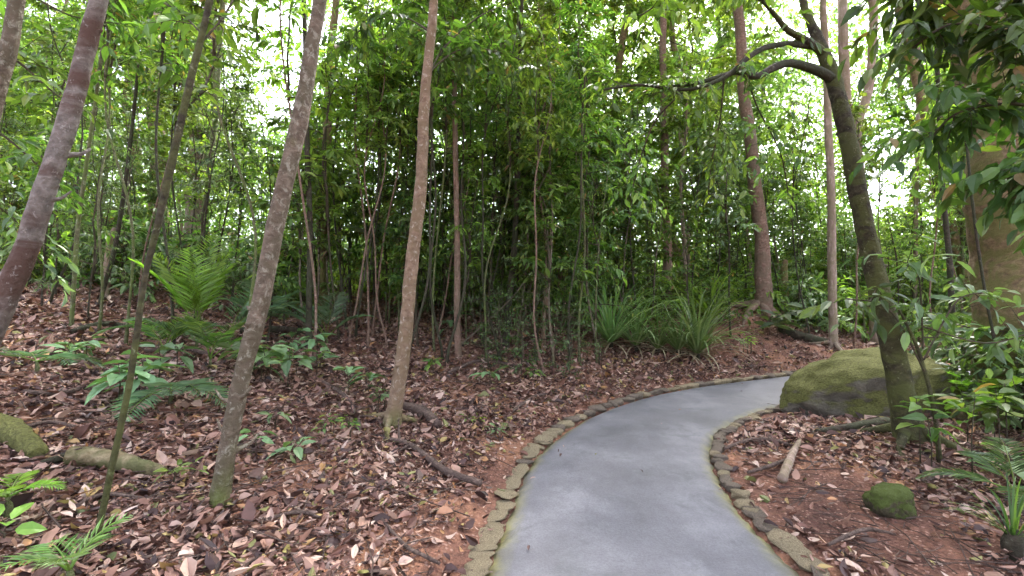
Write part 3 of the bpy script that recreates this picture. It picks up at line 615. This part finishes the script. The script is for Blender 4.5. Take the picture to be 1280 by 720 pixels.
pix_tree('rainforest_tree', [(200, 380), (199, 260), (196, 150), (192, 40), (189, -30)], [30, 27, 25, 24, 22], 'bark_far', 'broad pale orange trunk at the back of the left bank', Y=15, crownkey=C_BIG[1], cs=.9, up=4)
pix_tree('rainforest_tree', [(238, 380), (240, 260), (247, 160), (258, 60), (266, -30)], [26, 24, 25, 22, 18], 'bark_far', 'broad pinkish grey trunk beside the pale orange trunk, back of the left bank', Y=14, crownkey=C_BIG[0], cs=.8, up=4)
pix_tree('slender_tree', [(252, 400), (256, 280), (268, 150), (277, 30), (279, -20)], [9, 9, 9, 8, 8], 'bark_green', 'slim grey stem in front of the pinkish grey trunk', Y=10.5, crownkey=C_MID[2], cs=.8, up=2)
pix_tree('slender_tree', [(130, 360), (146, 300), (160, 200), (170, 110)], [7, 7, 6, 5], 'bark_dark', 'thin dark stem slanting between the banded tree and the pale orange trunk', Y=7.4, crownkey=C_SAP[3], cs=.9, up=.2, flare=1.1)
pix_tree('slender_tree', [(92, 360), (98, 280), (112, 180), (128, 60)], [7, 7, 6, 6], 'bark_green', 'thin stem just right of the banded leaning tree', Y=6, crownkey=C_SAP[1], cs=.9, up=.2, flare=1.1)
pix_tree('slender_tree', [(1146, 100), (1132, 40), (1118, -10)], [14, 13, 12], 'bark_orange', 'orange brown trunk leaning across the top right of the gap', Y=12.5, crownkey=C_BIG[0], cs=.5, up=2)
# huge trunk at the right with a vine
tb, Qb, _ = pix_tree('huge_tree', [(1282, 470), (1272, 380), (1262, 290), (1252, 200), (1238, 90), (1226, -20)], [150, 125, 118, 112, 104, 96], 'bark_orange', 'huge orange brown trunk with a yellow green streak and a vine at the right edge', Y=5.6, crownkey=C_BIG[1], cs=.8, up=3, sides=36, lump=.055, roots=0, flare=1.35)
mb = MB(); V_ = [at(px, py, 5.13+.004*abs(px-1200)*0) for px, py in [(1196, 40), (1203, 130), (1211, 210), (1220, 290), (1232, 370), (1246, 440)]]
tube(mb, catmull(V_, 30)-np.array(tb.location)*0, np.full(30, .014), 7, 0, .2); tag(mb.obj('liana', M['bark_dark']), 'dark vine hanging down the face of the huge orange trunk', 'vine')

# ---------------------------------------------------------------- leafy boughs close to the camera, right and left
e = empty('overhanging_tree', (4.6, 2.9, tz(4.6, 2.9))); mb = MB()
tube(mb, catmull([(0, 0, -.1), (.05, 0, 1.5), (-.05, .1, 3), (-.1, .1, 5.5)], 30), np.linspace(.09, .05, 30), 10, 0, .07); mb.obj('trunk', M['bark_dark'], e)
for pts, Y0, dY in (([(1420, 120), (1330, 60), (1260, 40), (1190, 30), (1140, 60)], 3.0, .2), ([(1400, 180), (1330, 150), (1270, 130), (1200, 140), (1165, 170)], 3.1, .2),
                ([(1400, 60), (1330, 10), (1260, -30), (1180, -30), (1130, 10)], 3.0, .3), ([(1420, 230), (1370, 215), (1320, 205), (1285, 225)], 3.0, -.2)):
    bough(e, bezpts(pts, Y0, dY), .018, 44, 9, .16, .4, 'leaf_dark', t0=.15)
tag(e, 'tree with dark leafy boughs hanging into the top right corner', 'tree')
for pts, Y0, dY in (([(1005, 430), (1040, 370), (1062, 330), (1120, 300), (1160, 300)], 4.6, .2),):
    e = empty('leafy_sapling', gp(1175, 580)); mb = MB(); base_ = np.array(e.location)
    S_ = np.array([base_, base_+(-.02, .02, .5), base_+(-.15, 0, 1.0), base_+(-.3, 0, 1.35)])
    tube(mb, catmull(S_, 20)-base_, np.linspace(.02, .01, 20), 8, 0, .1); mb.obj('stem', M['bark_moss'], e)
    for q, off in enumerate([(-.7, .1, 1.45), (.5, .1, 1.5), (-.4, -.2, 1.75), (.35, .3, 1.2), (.9, 0, 1.15)]):
        bough(e, [base_+(-.1, 0, .8+.1*q), base_+np.array(off)*(.5, .5, 1)-(0, 0, .1), base_+np.array(off)], .008, 6, 6, .16, .4, 'leaf_grey', t0=.3)
    tag(e, 'leafy sapling with grey green leaves in front of the mossy forked tree', 'sapling')
for pts, Y0, dY, lm in (([(-60, 60), (10, 70), (60, 110), (110, 150)], 3.6, .4, 'leaf_mid'), ([(-80, 130), (-10, 160), (40, 200), (80, 240)], 3.8, .4, 'leaf_mid'), ([(-60, 0), (20, -10), (90, 20), (150, 30)], 3.8, .4, 'leaf_mid'), ([(-50, 250), (0, 260), (30, 290), (50, 330)], 4.2, .4, 'leaf_grey')):
    bough(t2, [Q2[60]*(1, 1, 1)]+list(bezpts(pts, Y0, dY)) if False else bezpts(pts, Y0, dY), .012, 12, 8, .14, .36, lm, t0=0.)
for pts, Y0 in (([(250, 40), (230, 20), (200, 0)], 2.35), ([(228, 140), (255, 110), (275, 60)], 2.4), ([(245, 60), (280, 20), (300, -20)], 2.4)):
    bough(t3, bezpts(pts, Y0, .3), .006, 6, 7, .11, .36, 'leaf_mid', t0=.2, twl=(.12, .25))
for pts in ([(532, 95), (560, 70), (590, 60), (640, 70), (680, 90)], [(538, 40), (500, 20), (460, 30), (430, 60)], [(533, 100), (555, 60), (600, 20), (650, 0)]):
    bough(t5, bezpts(pts, Q5[0][1], 1.), .012, 26, 8, .14, .36, 'leaf_dark', t0=.2)

# ---------------------------------------------------------------- small plants
def frond_mb(L, el, az, n=26, ll=.28, lw=.022, curve=1.1, rach=.006, lift=.25, vee=.35, taper=True):
    """a pinnate frond rising from the origin; returns rachis points and a mesh"""
    mb = MB(); s = np.linspace(0, 1, 20); ang = el-curve*s**1.5
    r_ = np.concatenate([[0], np.cumsum(np.cos(ang[:-1])*L/19)]); z = np.concatenate([[0], np.cumsum(np.sin(ang[:-1])*L/19)])
    P = np.stack([r_*math.cos(az), r_*math.sin(az), z], 1); tube(mb, P, np.linspace(rach, .0015, 20), 4, 1, cap=False)
    t = np.linspace(.22, 1, n); T = norm(np.gradient(P, axis=0)); sd = np.array([-math.sin(az), math.cos(az), 0])
    idx = t*19; p = np.stack([np.interp(idx, np.arange(20), P[:, q]) for q in range(3)], 1); tt = np.stack([np.interp(idx, np.arange(20), T[:, q]) for q in range(3)], 1)
    up = np.cross(tt, sd[None]); up = up*np.sign(up[:, 2:3]+1e-9)
    for sg in (1, -1):
        ax = norm(tt*.75+sd[None]*sg+up*vee+rng.normal(0, .07, (n, 3)))
        ls = ll*(np.sin(PI*np.clip(t*.8+.18, 0, 1))**.7)*rng.uniform(.88, 1.08, n)
        leaves(mb, p, ax, norm(up+rng.normal(0, .15, (n, 3))), ls, lw, False, .3, .28)
    return mb
def palm(px, py, L, nf, mat, label, el=(.9, 1.4), azr=(0, 6.28), seed=0, ll=.28, group=None, stem=.12, n=26, name='young_palm', curve=1.1, loc=None, lw=.018):
    global rng
    rng = np.random.default_rng(seed); g_ = gp(px, py) if loc is None else np.array(loc)
    e = empty(name, g_); mb = MB(); tube(mb, [(0, 0, -.05), (.01, 0, stem*.5), (0, 0, stem)], [.022, .018, .012], 7, 0, .1); mb.obj('stem', M['bark_green'], e)
    for q in range(nf):
        az = azr[0]+(q+rng.uniform(.1, .9))*(azr[1]-azr[0])/nf
        f = frond_mb(L*rng.uniform(.75, 1.1), rng.uniform(*el), az, n, ll*L, lw*L**.5, curve)
        o = f.obj('frond', [M[mat], M['leaf_light']], e, (0, 0, stem))
    return tag(e, label, 'palm' if 'palm' in name else 'fern', group)
palm(245, 438, 1.25, 8, 'palm_green', 'bright green young palm with upright fronds on the left bank', (1.05, 1.5), seed=1, ll=.26, n=34, stem=.25, curve=.65, lw=.012)
palm(285, 430, 1.0, 5, 'palm_grey', 'grey green palm with arching fronds beside the bright young palm', (.7, 1.2), (-.6, 1.2), seed=2, ll=.32)
palm(215, 430, .8, 6, 'palm_grey', 'low dark grey green palm at the foot of the bright young palm', (.3, .9), seed=3, ll=.3)
palm(212, 505, .6, 4, 'palm_grey', 'small palm drooping its pale fronds towards the near sapling', (.1, .6), (-1.9, .2), seed=4, ll=.42, n=20)
palm(45, 468, .5, 4, 'palm_grey', 'pale frond seedling low beside the banded leaning tree', (.2, .8), seed=5, ll=.4, n=16)
palm(408, 432, 1.0, 5, 'palm_grey', 'grey fronded palm behind the broad-leaved seedlings', (.5, 1.2), seed=6, ll=.3, n=24)
palm(650, 385, 1.1, 7, 'palm_grey', 'fan of dusky palm fronds deep in the middle thicket', (.6, 1.3), seed=7, ll=.3)
palm(8, 655, .27, 5, 'palm_green', 'bright green fern in the bottom left corner', (.3, 1.0), seed=8, ll=.35, name='fern', n=18)
palm(85, 750, .24, 5, 'strap', 'yellowish palm seedling at the foot of the near sapling', (.4, 1.1), seed=9, ll=.5, n=9)
palm(1262, 500, 1.0, 8, 'palm_green', 'green fern fronds crowding the right edge behind the log', (.4, 1.1), seed=10, ll=.28, name='fern')
palm(1205, 470, .8, 7, 'palm_green', 'green fern against the back of the mossy boulder', (.4, 1.1), seed=11, ll=.28, name='fern', loc=(5.7, 5.3, tz(5.7, 5.3)))
palm(1272, 640, .55, 6, 'leaf_grey', 'dull green fern in the litter at the right edge', (.3, 1.), seed=12, ll=.3, name='fern')
palm(690, 330, 1.3, 7, 'leaf_mid', 'tall dark palm behind the middle thicket', (.7, 1.4), seed=13, stem=1.2, loc=(.9, 10.3, tz(.9, 10.3)))
palm(430, 330, 1.3, 7, 'palm_grey', 'tall loose palm behind the tan middle tree', (.7, 1.4), seed=14, stem=1.5, loc=(-2.6, 9.5, tz(-2.6, 9.5)))

palm(262, 462, .75, 6, 'leaf_mid', 'dark feathery palm in front of the bright young palm', (.8, 1.4), seed=21, ll=.26, n=28, lw=.014)
palm(205, 450, .7, 5, 'leaf_mid', 'dark feathery palm left of the bright young palm', (.7, 1.3), seed=22, ll=.28, n=26, lw=.014)
palm(330, 415, 1.0, 6, 'palm_grey', 'arching grey green palm right behind the leaning brown tree', (.6, 1.2), seed=23, ll=.3, n=26, lw=.014)

def strap_plant(px, py, n, L, w, label, mat='strap', seed=0, el=(.5, 1.45), dead=0, loc=None):
    global rng
    rng = np.random.default_rng(seed); e = empty('strap_leaved_clump', gp(px, py) if loc is None else loc)
    for cnt, mt, nm, elr, ls in ((n, mat, 'leaf_rosette', el, 1.), (dead, 'deadstrap', 'dead_leaves', (-.3, .4), .7)):
        if not cnt: continue
        mb = MB()
        for q in range(cnt):
            az = q*2.4+rng.uniform(-.3, .3); ea = rng.uniform(*elr); l_ = L*ls*rng.uniform(.6, 1.1); s = np.linspace(0, 1, 9)
            ang = ea-rng.uniform(.5, 1.9)*s**1.7; r_ = .02+np.concatenate([[0], np.cumsum(np.cos(ang[:-1])*l_/8)]); z = .12+np.concatenate([[0], np.cumsum(np.sin(ang[:-1])*l_/8)])
            sd = np.array([-math.sin(az), math.cos(az), 0]); C = np.stack([r_*math.cos(az), r_*math.sin(az), z], 1); wd = w*np.sqrt(np.clip(1-s, 0, 1))*(.7+.3*s)+.0008
            up = np.array([0, 0, .25]); V = np.concatenate([C+sd*wd[:, None]/2+up*wd[:, None], C, C-sd*wd[:, None]/2+up*wd[:, None]])
            k_ = np.arange(8); T = np.concatenate([np.stack([k_, k_+1, k_+10], 1), np.stack([k_, k_+10, k_+9], 1), np.stack([k_+9, k_+10, k_+19], 1), np.stack([k_+9, k_+19, k_+18], 1)])
            mb.add(V, T, 0, False)
        mb.obj(nm, M[mt], e)
    mb = MB(); tube(mb, [(0, 0, -.06), (0, 0, .08), (.01, 0, .16)], [.05, .05, .03], 8, 0, .1); mb.obj('stem', M['bark_dark'], e)
    return tag(e, label, 'plant')
strap_plant(872, 450, 90, 1.75, .055, 'strap-leaved clump nearest the outer kerb, with a skirt of dead leaves', seed=1, dead=22)
strap_plant(764, 436, 90, 1.85, .055, 'strap-leaved clump standing in the shade at the edge of the dark thicket', seed=2, dead=14)
strap_plant(822, 444, 50, 1.2, .045, 'low strap-leaved clump between the two larger ones', seed=3, dead=10)
strap_plant(795, 440, 60, 1.35, .05, 'strap-leaved clump joined to the right side of the shaded one', seed=14, dead=10)
strap_plant(848, 446, 60, 1.3, .05, 'strap-leaved clump touching the left side of the one nearest the outer kerb', seed=15, dead=12)
strap_plant(888, 408, 50, 1.5, .055, 'bright strap-leaved clump farther up the bank behind the others', seed=4, mat='palm_green')
strap_plant(1225, 520, 26, .95, .03, 'long-leaved clump arching over the fallen log at the right', seed=5, el=(.6, 1.3))
strap_plant(1268, 700, 26, .4, .016, 'dark tuft of narrow leaves in the bottom right corner', seed=6, mat='leaf_dark')

def seedling(px, py, n, L, h, mat, label, seed=0, asp=.42, group=None, stems=1, spread=.0, loc=None):
    global rng
    L *= 1.25; h *= 1.35; stems = stems+(stems > 2)
    rng = np.random.default_rng(seed+500); e = empty('seedling', gp(px, py) if loc is None else loc); lb = MB()
    for s in range(stems):
        mb = MB()
        ox, oy = rng.uniform(-spread, spread, 2) if stems > 1 else (0, 0); hh = h*rng.uniform(.7, 1.1); tip = np.array([ox+rng.normal(0, .03), oy+rng.normal(0, .03), hh])
        tube(mb, [(ox, oy, -.04), (ox+.01, oy, hh*.5), tip], [.006, .005, .003], 5, 0)
        a = np.arange(n)*2.4+rng.uniform(0, 6); el = rng.uniform(-.25, .6, n); zf = rng.uniform(.55, 1, n)
        ax = np.stack([np.cos(a)*np.cos(el), np.sin(a)*np.cos(el), np.sin(el)], 1); pos = np.array([ox, oy, 0])+np.stack([tip[0]*0*zf, tip[1]*0*zf, hh*zf], 1)+ax*.03
        for q in range(n): tube(mb, [pos[q]-ax[q]*.035, pos[q]+ax[q]*.02], [.002, .0015], 3, 0, cap=False)
        mb.obj('stem', M['twig'], e)
        leaves(lb, pos+ax*.015, ax, norm(np.array([0, 0, 1.])+rng.normal(0, .3, (n, 3))), L*rng.uniform(.65, 1.15, n), L*asp, True, .3, rng.uniform(.15, .6, n))
    lb.obj('foliage', M[mat], e)
    return tag(e, label, 'seedling', group)
for k_, a in enumerate([
    (150, 505, 7, .22, .28, 'leaf_pale', 'broad-leaved seedling clump between the near sapling and the young palms', 3, .18),
    (200, 470, 6, .2, .26, 'leaf_pale', 'pale broad-leaved seedling at the front of the young palms', 2, .14),
    (352, 478, 7, .2, .30, 'leaf_grey', 'broad grey green seedlings just right of the leaning brown tree', 4, .22),
    (400, 470, 6, .16, .22, 'leaf_grey', 'seedling with drooping leaves between the leaning and the tan trees', 2, .12),
    (452, 495, 7, .16, .26, 'leaf_pale', 'pale green seedling left of the tan tree', 2, .12),
    (470, 515, 8, .09, .20, 'leaf_grey', 'small-leaved seedling touching the foot of the tan tree', 2, .1),
    (612, 482, 7, .21, .16, 'leaf_pale', 'low dark-stemmed seedling with broad leaves below the dark thicket', 1, 0),
    (368, 575, 8, .13, .14, 'leaf_pale', 'bright seedling rosette in the litter right of the leaning brown tree', 1, 0),
    (318, 568, 7, .11, .12, 'leaf_pale', 'seedling close against the foot of the leaning brown tree', 1, 0),
    (343, 535, 7, .10, .12, 'leaf_grey', 'small seedling behind the bright seedling rosette', 1, 0),
    (620, 545, 8, .06, .07, 'leaf_grey', 'tiny seedling near the kerb below the dark thicket', 2, .06),
    (592, 530, 8, .05, .06, 'leaf_light', 'tiny yellow green seedling farther from the kerb', 2, .06),
    (238, 605, 7, .07, .08, 'leaf_light', 'tiny seedling between the near sapling and the leaning brown tree', 2, .08),
    (562, 425, 5, .26, .32, 'leaf_pale', 'seedling with long hanging leaves and yellow stems behind the tan tree', 2, .1),
    (425, 545, 9, .06, .14, 'leaf_mid', 'wispy seedling in the litter left of the tan tree foot', 3, .12),
    (2, 690, 5, .12, .10, 'palm_green', 'seedling with one broad green leaf at the bottom left edge', 1, 0),
    (985, 425, 8, .26, .5, 'leaf_grey', 'blue green broad-leaved seedling among the roots of the red-brown tree', 4, .4),
    (1030, 420, 8, .24, .45, 'leaf_grey', 'broad-leaved seedling behind the slim reddish trunk', 3, .3),
    (1180, 590, 8, .15, .5, 'leaf_mid', 'mid green seedling at the right foot of the mossy forked tree', 3, .15),
    (1240, 560, 9, .2, .5, 'leaf_mid', 'leafy seedling in front of the fallen log at the right', 4, .2),
    (1265, 600, 6, .25, .2, 'leaf_grey', 'pale grey seedling leaning in from the right edge', 1, 0),
    (700, 455, 12, .05, .45, 'leaf_grey', 'twiggy seedling with tiny leaves at the foot of the dark thicket', 6, .2),
    (740, 460, 12, .05, .4, 'leaf_grey', 'fine-leaved seedling in front of the shaded strap-leaved clump', 5, .2),
    (300, 470, 7, .17, .28, 'leaf_grey', 'dull broad-leaved seedling just left of the leaning brown tree', 3, .15),
    (375, 455, 7, .18, .3, 'leaf_pale', 'taller pale seedling behind the broad grey green seedlings', 3, .2),
    (95, 455, 7, .14, .2, 'leaf_pale', 'pale seedling between the banded tree and the near sapling', 3, .15),
    (545, 468, 7, .12, .2, 'leaf_mid', 'mid green seedling just right of the tan tree and above its foot', 2, .1),
    (665, 478, 7, .10, .16, 'leaf_mid', 'small seedling at the lower edge of the dark thicket', 2, .1),
    (930, 440, 8, .09, .25, 'leaf_light', 'light green seedling on the bank past the outer curve', 3, .15)]):
    seedling(a[0], a[1], a[2], a[3], a[4], a[5], a[6], seed=k_, stems=a[7], spread=a[8])

# ---------------------------------------------------------------- fallen wood
rng = np.random.default_rng(21)
def fallen(name, pts, wpx, mat, label, cat='branch', sink=.2, lump=.12, twigs=()):
    G = np.array([gp(*p) for p in pts]); rad = np.array([w*g_[1]/F/2 for w, g_ in zip(wpx, G)]); G[:, 2] += rad*(1-sink)+(.028 if rad.max() < .06 else 0); rad = np.where(rad < .06, rad*1.25, rad)
    e = empty(name, G[0]); n_ = len(G)*8; mb = MB(); tube(mb, catmull(G, n_)-G[0], np.interp(np.linspace(0, len(G)-1, n_), np.arange(len(G)), rad), 10, 0, lump, seed=len(label))
    o = mb.obj('wood', M[mat], e)
    for tp in twigs:
        T_ = np.array([gp(*p) for p in tp]); T_[:, 2] += .04+.05*np.sin(np.linspace(0, PI, len(T_))); tb_ = MB()
        tube(tb_, catmull(T_, 16)-G[0], np.linspace(rad.mean()*.5, .003, 16), 6, 0, .1); tb_.obj('side_twig', M[mat], e)
    return tag(e, label, cat)
fallen('fallen_branch', [(488, 556), (512, 562), (536, 580), (560, 598), (602, 612)], [4, 5, 6, 7, 7], 'dead_wood', 'curved dead branch lying between the tan tree and the kerb', twigs=[[(500, 558), (498, 540), (503, 520)], [(512, 562), (490, 575)]])
fallen('fallen_branch', [(400, 480), (430, 500), (446, 525), (450, 545)], [3, 4, 4, 3], 'dead_wood', 'thin forked dead branch left of the tan tree', twigs=[[(446, 525), (470, 535), (480, 550)]])
fallen('fallen_branch', [(505, 515), (530, 525), (548, 538)], [8, 12, 8], 'dead_wood', 'short rotten stick just right of the tan tree foot', 'stick')
fallen('fallen_branch', [(470, 650), (505, 690), (530, 705), (550, 715)], [3, 4, 4, 3], 'dead_wood', 'thin root-like stick on the bare soil at the bottom left of the path', 'stick', twigs=[[(505, 690), (540, 680)]])
fallen('fallen_log', [(88, 584), (125, 586), (165, 592), (203, 601)], [20, 19, 16, 10], 'log_moss', 'pale broken log lying in the litter behind the near sapling', 'log', sink=.4)
fallen('fallen_log', [(-60, 535), (-10, 545), (25, 560), (48, 575)], [34, 34, 28, 16], 'rock_moss', 'green mossy log end at the left edge', 'log', sink=.4)
fallen('fallen_branch', [(50, 590), (80, 580), (110, 572)], [5, 8, 5], 'bark_dark', 'short black branch lying against the pale broken log', 'stick')
fallen('fallen_branch', [(978, 608), (985, 590), (992, 572), (1000, 556)], [9, 8, 6, 4], 'bark_far', 'pale stick pointing away on the soil inside the bend', 'stick')
fallen('fallen_branch', [(905, 566), (935, 556), (960, 555), (985, 560)], [3, 4, 4, 3], 'dead_wood', 'thin stick beside the inner kerb at the tight bend', 'stick', twigs=[[(935, 556), (950, 565), (985, 578)]])
fallen('fallen_branch', [(935, 597), (962, 590), (990, 578)], [3, 4, 3], 'dead_wood', 'thin stick crossing behind the pale stick', 'stick')
fallen('fallen_branch', [(1020, 545), (1060, 541), (1110, 534)], [4, 8, 9], 'bark_dark', 'dark stick lying along the foot of the boulder', 'stick')
fallen('fallen_log', [(1190, 527), (1235, 530), (1290, 540), (1340, 545)], [24, 22, 22, 20], 'log_moss', 'yellow brown fallen log at the right edge behind the seedlings', 'log', sink=.1)
fallen('fallen_branch', [(30, 497), (70, 498), (120, 490), (160, 500)], [4, 5, 5, 3], 'dead_wood', 'long pale stick across the litter beside the banded leaning tree', 'stick')
fallen('fallen_log', [(300, 418), (340, 418), (400, 420)], [6, 8, 6], 'bark_dark', 'dark log lying across the bank behind the leaning brown tree', 'log')
fallen('fallen_log', [(975, 415), (1000, 425), (1035, 432)], [10, 12, 9], 'bark_dark', 'dark log half buried beside the red-brown tree roots', 'log')
for k_, pts in enumerate([[(565, 440), (600, 410), (640, 372), (660, 345)], [(395, 395), (420, 370), (440, 340)]]):
    Yb = gp(*pts[0])[1]; mb = MB(); tube(mb, catmull(bezpts(pts, Yb, .6), 20), np.linspace(.02, .008, 20), 7, 0, .1)
    tag(mb.obj('leaning_pole', M['bark_left']), ['dead pole leaning to the right into the dark middle thicket', 'dead pole leaning between the leaning and tan trees'][k_], 'dead pole')
for pts, w_, mt, lb in (([(20, 545), (60, 535), (95, 540)], [3, 4, 3], 'dead_wood', 'crooked stick behind the pale broken log'),
    ([(95, 640), (130, 628), (180, 632)], [3, 4, 2], 'dead_wood', 'thin stick below the right end of the pale broken log'),
    ([(180, 445), (225, 440), (262, 448)], [4, 5, 4], 'dead_wood', 'dead stick lying across the foot of the young palms'),
    ([(560, 470), (600, 455), (650, 462)], [3, 4, 3], 'dead_wood', 'dead stick lying behind the dark-stemmed seedling'),
    ([(640, 520), (668, 500), (690, 497)], [3, 3, 2], 'dead_wood', 'short stick near the kerb below the dark thicket'),
    ([(90, 420), (130, 410), (180, 415)], [5, 6, 4], 'bark_dark', 'dark branch lying on the bank behind the pale frond seedling'),
    ([(330, 660), (372, 648), (400, 655)], [3, 4, 2], 'dead_wood', 'curved stick in the litter in front of the leaning brown tree'),
    ([(1150, 610), (1190, 600), (1240, 606)], [4, 5, 3], 'dead_wood', 'stick lying behind the small green mossy stone'),
    ([(1035, 690), (1080, 672), (1120, 676)], [3, 4, 2], 'dead_wood', 'thin stick on the red soil near the bottom right')):
    fallen('fallen_branch', pts, w_, mt, lb, 'stick')
# dead vertical stub (pale) at the left
pix_tree('dead_stump', [(131, 372), (134, 340), (138, 300), (143, 285)], [13, 11, 9, 5], 'bark_far', 'pale broken dead stub standing among stems at the left', up=0, flare=1.2, cat='stump')
pix_tree('dead_stump', [(978, 372), (979, 345), (982, 325)], [16, 12, 6], 'bark_orange', 'pale pointed stump just right of the red-brown tree', Y=12, up=0, flare=1.4, cat='stump')
# ---------------------------------------------------------------- leaf litter and debris
def litter():
    global rng
    rng = np.random.default_rng(31)
    mb = MB()
    for (N, y0, y1, sc, hq) in ((66000, 1.1, 5.5, .66, True), (165000, 4.6, 15, .85, False)):
        y = y0+(y1-y0)*rng.uniform(0, 1, N)**1.0; x = rng.uniform(-1.25, 1.3, N)*(y+.3)
        D, S = pathdist(x, y)
        patch = .5+.5*sfn(1.7*x+3, 1.5*y); pr = np.clip((D-.02)/np.where(S > 0, np.where(y > 5, .3, .7), .3), 0, 1)**1.5*np.where(patch > .22, 1, .45)
        # bare soil inside the bend
        bare = np.clip(1.25-np.hypot((x-2.45)/.62, (y-3.3)/1.15), 0, 1); pr = pr*(1-.8*np.clip(1-np.hypot(x-5., y-10.2)/1.5, 0, 1)**.5); pr = pr*np.where(S < 0, np.clip(1-1.6*bare, .06, 1)*.85, 1)
        k = (rng.uniform(size=N) < np.maximum(pr, .07*(D > .04))) & (D > .03); x, y = x[k], y[k]; n_ = len(x)
        z = terr(x, y)+rng.uniform(.003, .035, n_)
        a = rng.uniform(0, 2*PI, n_); ax = norm(np.stack([np.cos(a), np.sin(a), rng.normal(0, .3, n_)], 1)); nr = norm(np.array([0, 0, 1.])+rng.normal(0, .42, (n_, 3)))
        L = sc*rng.gamma(4.5, .018, n_).clip(.025, .2); W = L*rng.uniform(.22, .75, n_)
        leaves(mb, np.stack([x, y, z], 1), ax, nr, L, W, hq, rng.uniform(-.9, 1.1, n_), rng.uniform(-.5, .5, n_))
    return tag(mb.obj('leaf_litter', M['litter']), 'pink brown fallen leaves covering the forest floor', 'leaf litter', kind='stuff')
litter()
def debris():
    mb = MB(); N = 5200
    y = rng.uniform(1.3, 9, N); x = rng.uniform(-1.2, 1.25, N)*(y+.3); D, S = pathdist(x, y); k = D > .3; x, y = x[k], y[k]; z = terr(x, y)
    for q in range(len(x)):
        l_ = rng.gamma(2, .05)*(1 if q % 6 else 2.6); a = rng.uniform(0, PI); d = np.array([math.cos(a), math.sin(a), rng.normal(0, .15)])*l_; p = np.array([x[q], y[q], z[q]+.012+rng.uniform(0, .02)])
        tube(mb, [p-d, p+rng.normal(0, .14*l_, 3)*np.array([1, 1, .4]), p+d*np.array([1, 1, .5])], np.array([.0035, .003, .0018])*(1 if q % 6 else 1.5), 3, 0, cap=False)
    return tag(mb.obj('twig_debris', M['dead_wood']), 'small dead twigs scattered through the leaf litter', 'twigs', kind='stuff')
debris()
# a few leaves lying on the path
rng = np.random.default_rng(77)
mbp = MB(); N = 5000; y_ = rng.uniform(1.5, 9, N); x_ = rng.uniform(-.5, 6, N); D_, S_ = pathdist(x_, y_)
k_ = (D_ < -.03) & (rng.uniform(size=N) < .09*np.exp(D_/.16)+.006); x_, y_ = x_[k_], y_[k_]; n_ = len(x_); a_ = rng.uniform(0, 6.28, n_)
leaves(mbp, np.stack([x_, y_, basez(y_)+.034], 1), np.stack([np.cos(a_), np.sin(a_), rng.normal(0, .08, n_)], 1), norm(np.array([0, 0, 1.])+rng.normal(0, .15, (n_, 3))), rng.uniform(.02, .055, n_), rng.uniform(.01, .025, n_), True, .4, rng.uniform(-.2, .3, n_))
tag(mbp.obj('leaf_litter', M['litter']), 'few small fallen leaves and crumbs blown onto the concrete path', 'leaf litter', kind='stuff')

# ---------------------------------------------------------------- light
w = bpy.data.worlds.new('World'); scene.world = w; w.use_nodes = True; nt = w.node_tree; nt.nodes.clear()
sky = nt.nodes.new('ShaderNodeTexSky'); sky.sky_type = 'NISHITA'; sky.sun_disc = False
EL, AZ = R(58), R(25)
sky.sun_elevation = EL; sky.sun_rotation = AZ; sky.air_density = 1.; sky.dust_density = 3.5; sky.ozone_density = 1.
bg = nt.nodes.new('ShaderNodeBackground'); bg.inputs[1].default_value = .115; ow = nt.nodes.new('ShaderNodeOutputWorld')
hs = nt.nodes.new('ShaderNodeHueSaturation'); hs.inputs['Saturation'].default_value = .45; nt.links.new(sky.outputs[0], hs.inputs['Color']); hs.inputs['Hue'].default_value = .52; nt.links.new(hs.outputs[0], bg.inputs[0]); nt.links.new(bg.outputs[0], ow.inputs[0])
sl = bpy.data.lights.new('sun', 'SUN'); sl.energy = 1.5; sl.angle = R(10); sl.color = (1, .96, .9); so = bpy.data.objects.new('sun', sl); col.objects.link(so)
d = Vector((math.sin(AZ)*math.cos(EL), math.cos(AZ)*math.cos(EL), math.sin(EL)))
so.rotation_euler = d.to_track_quat('Z', 'Y').to_euler(); so.location = (0, 0, 30)
scene.view_settings.view_transform = 'Standard'; scene.view_settings.look = 'None'; scene.view_settings.exposure = 3.45; scene.view_settings.gamma = 1
c = scene.cycles; c.max_bounces = 9; c.diffuse_bounces = 6; c.glossy_bounces = 2; c.transmission_bounces = 6; c.use_denoising = True
c.use_adaptive_sampling = True; c.adaptive_threshold = .03; c.caustics_reflective = False; c.caustics_refractive = False
scene.render.use_persistent_data = False
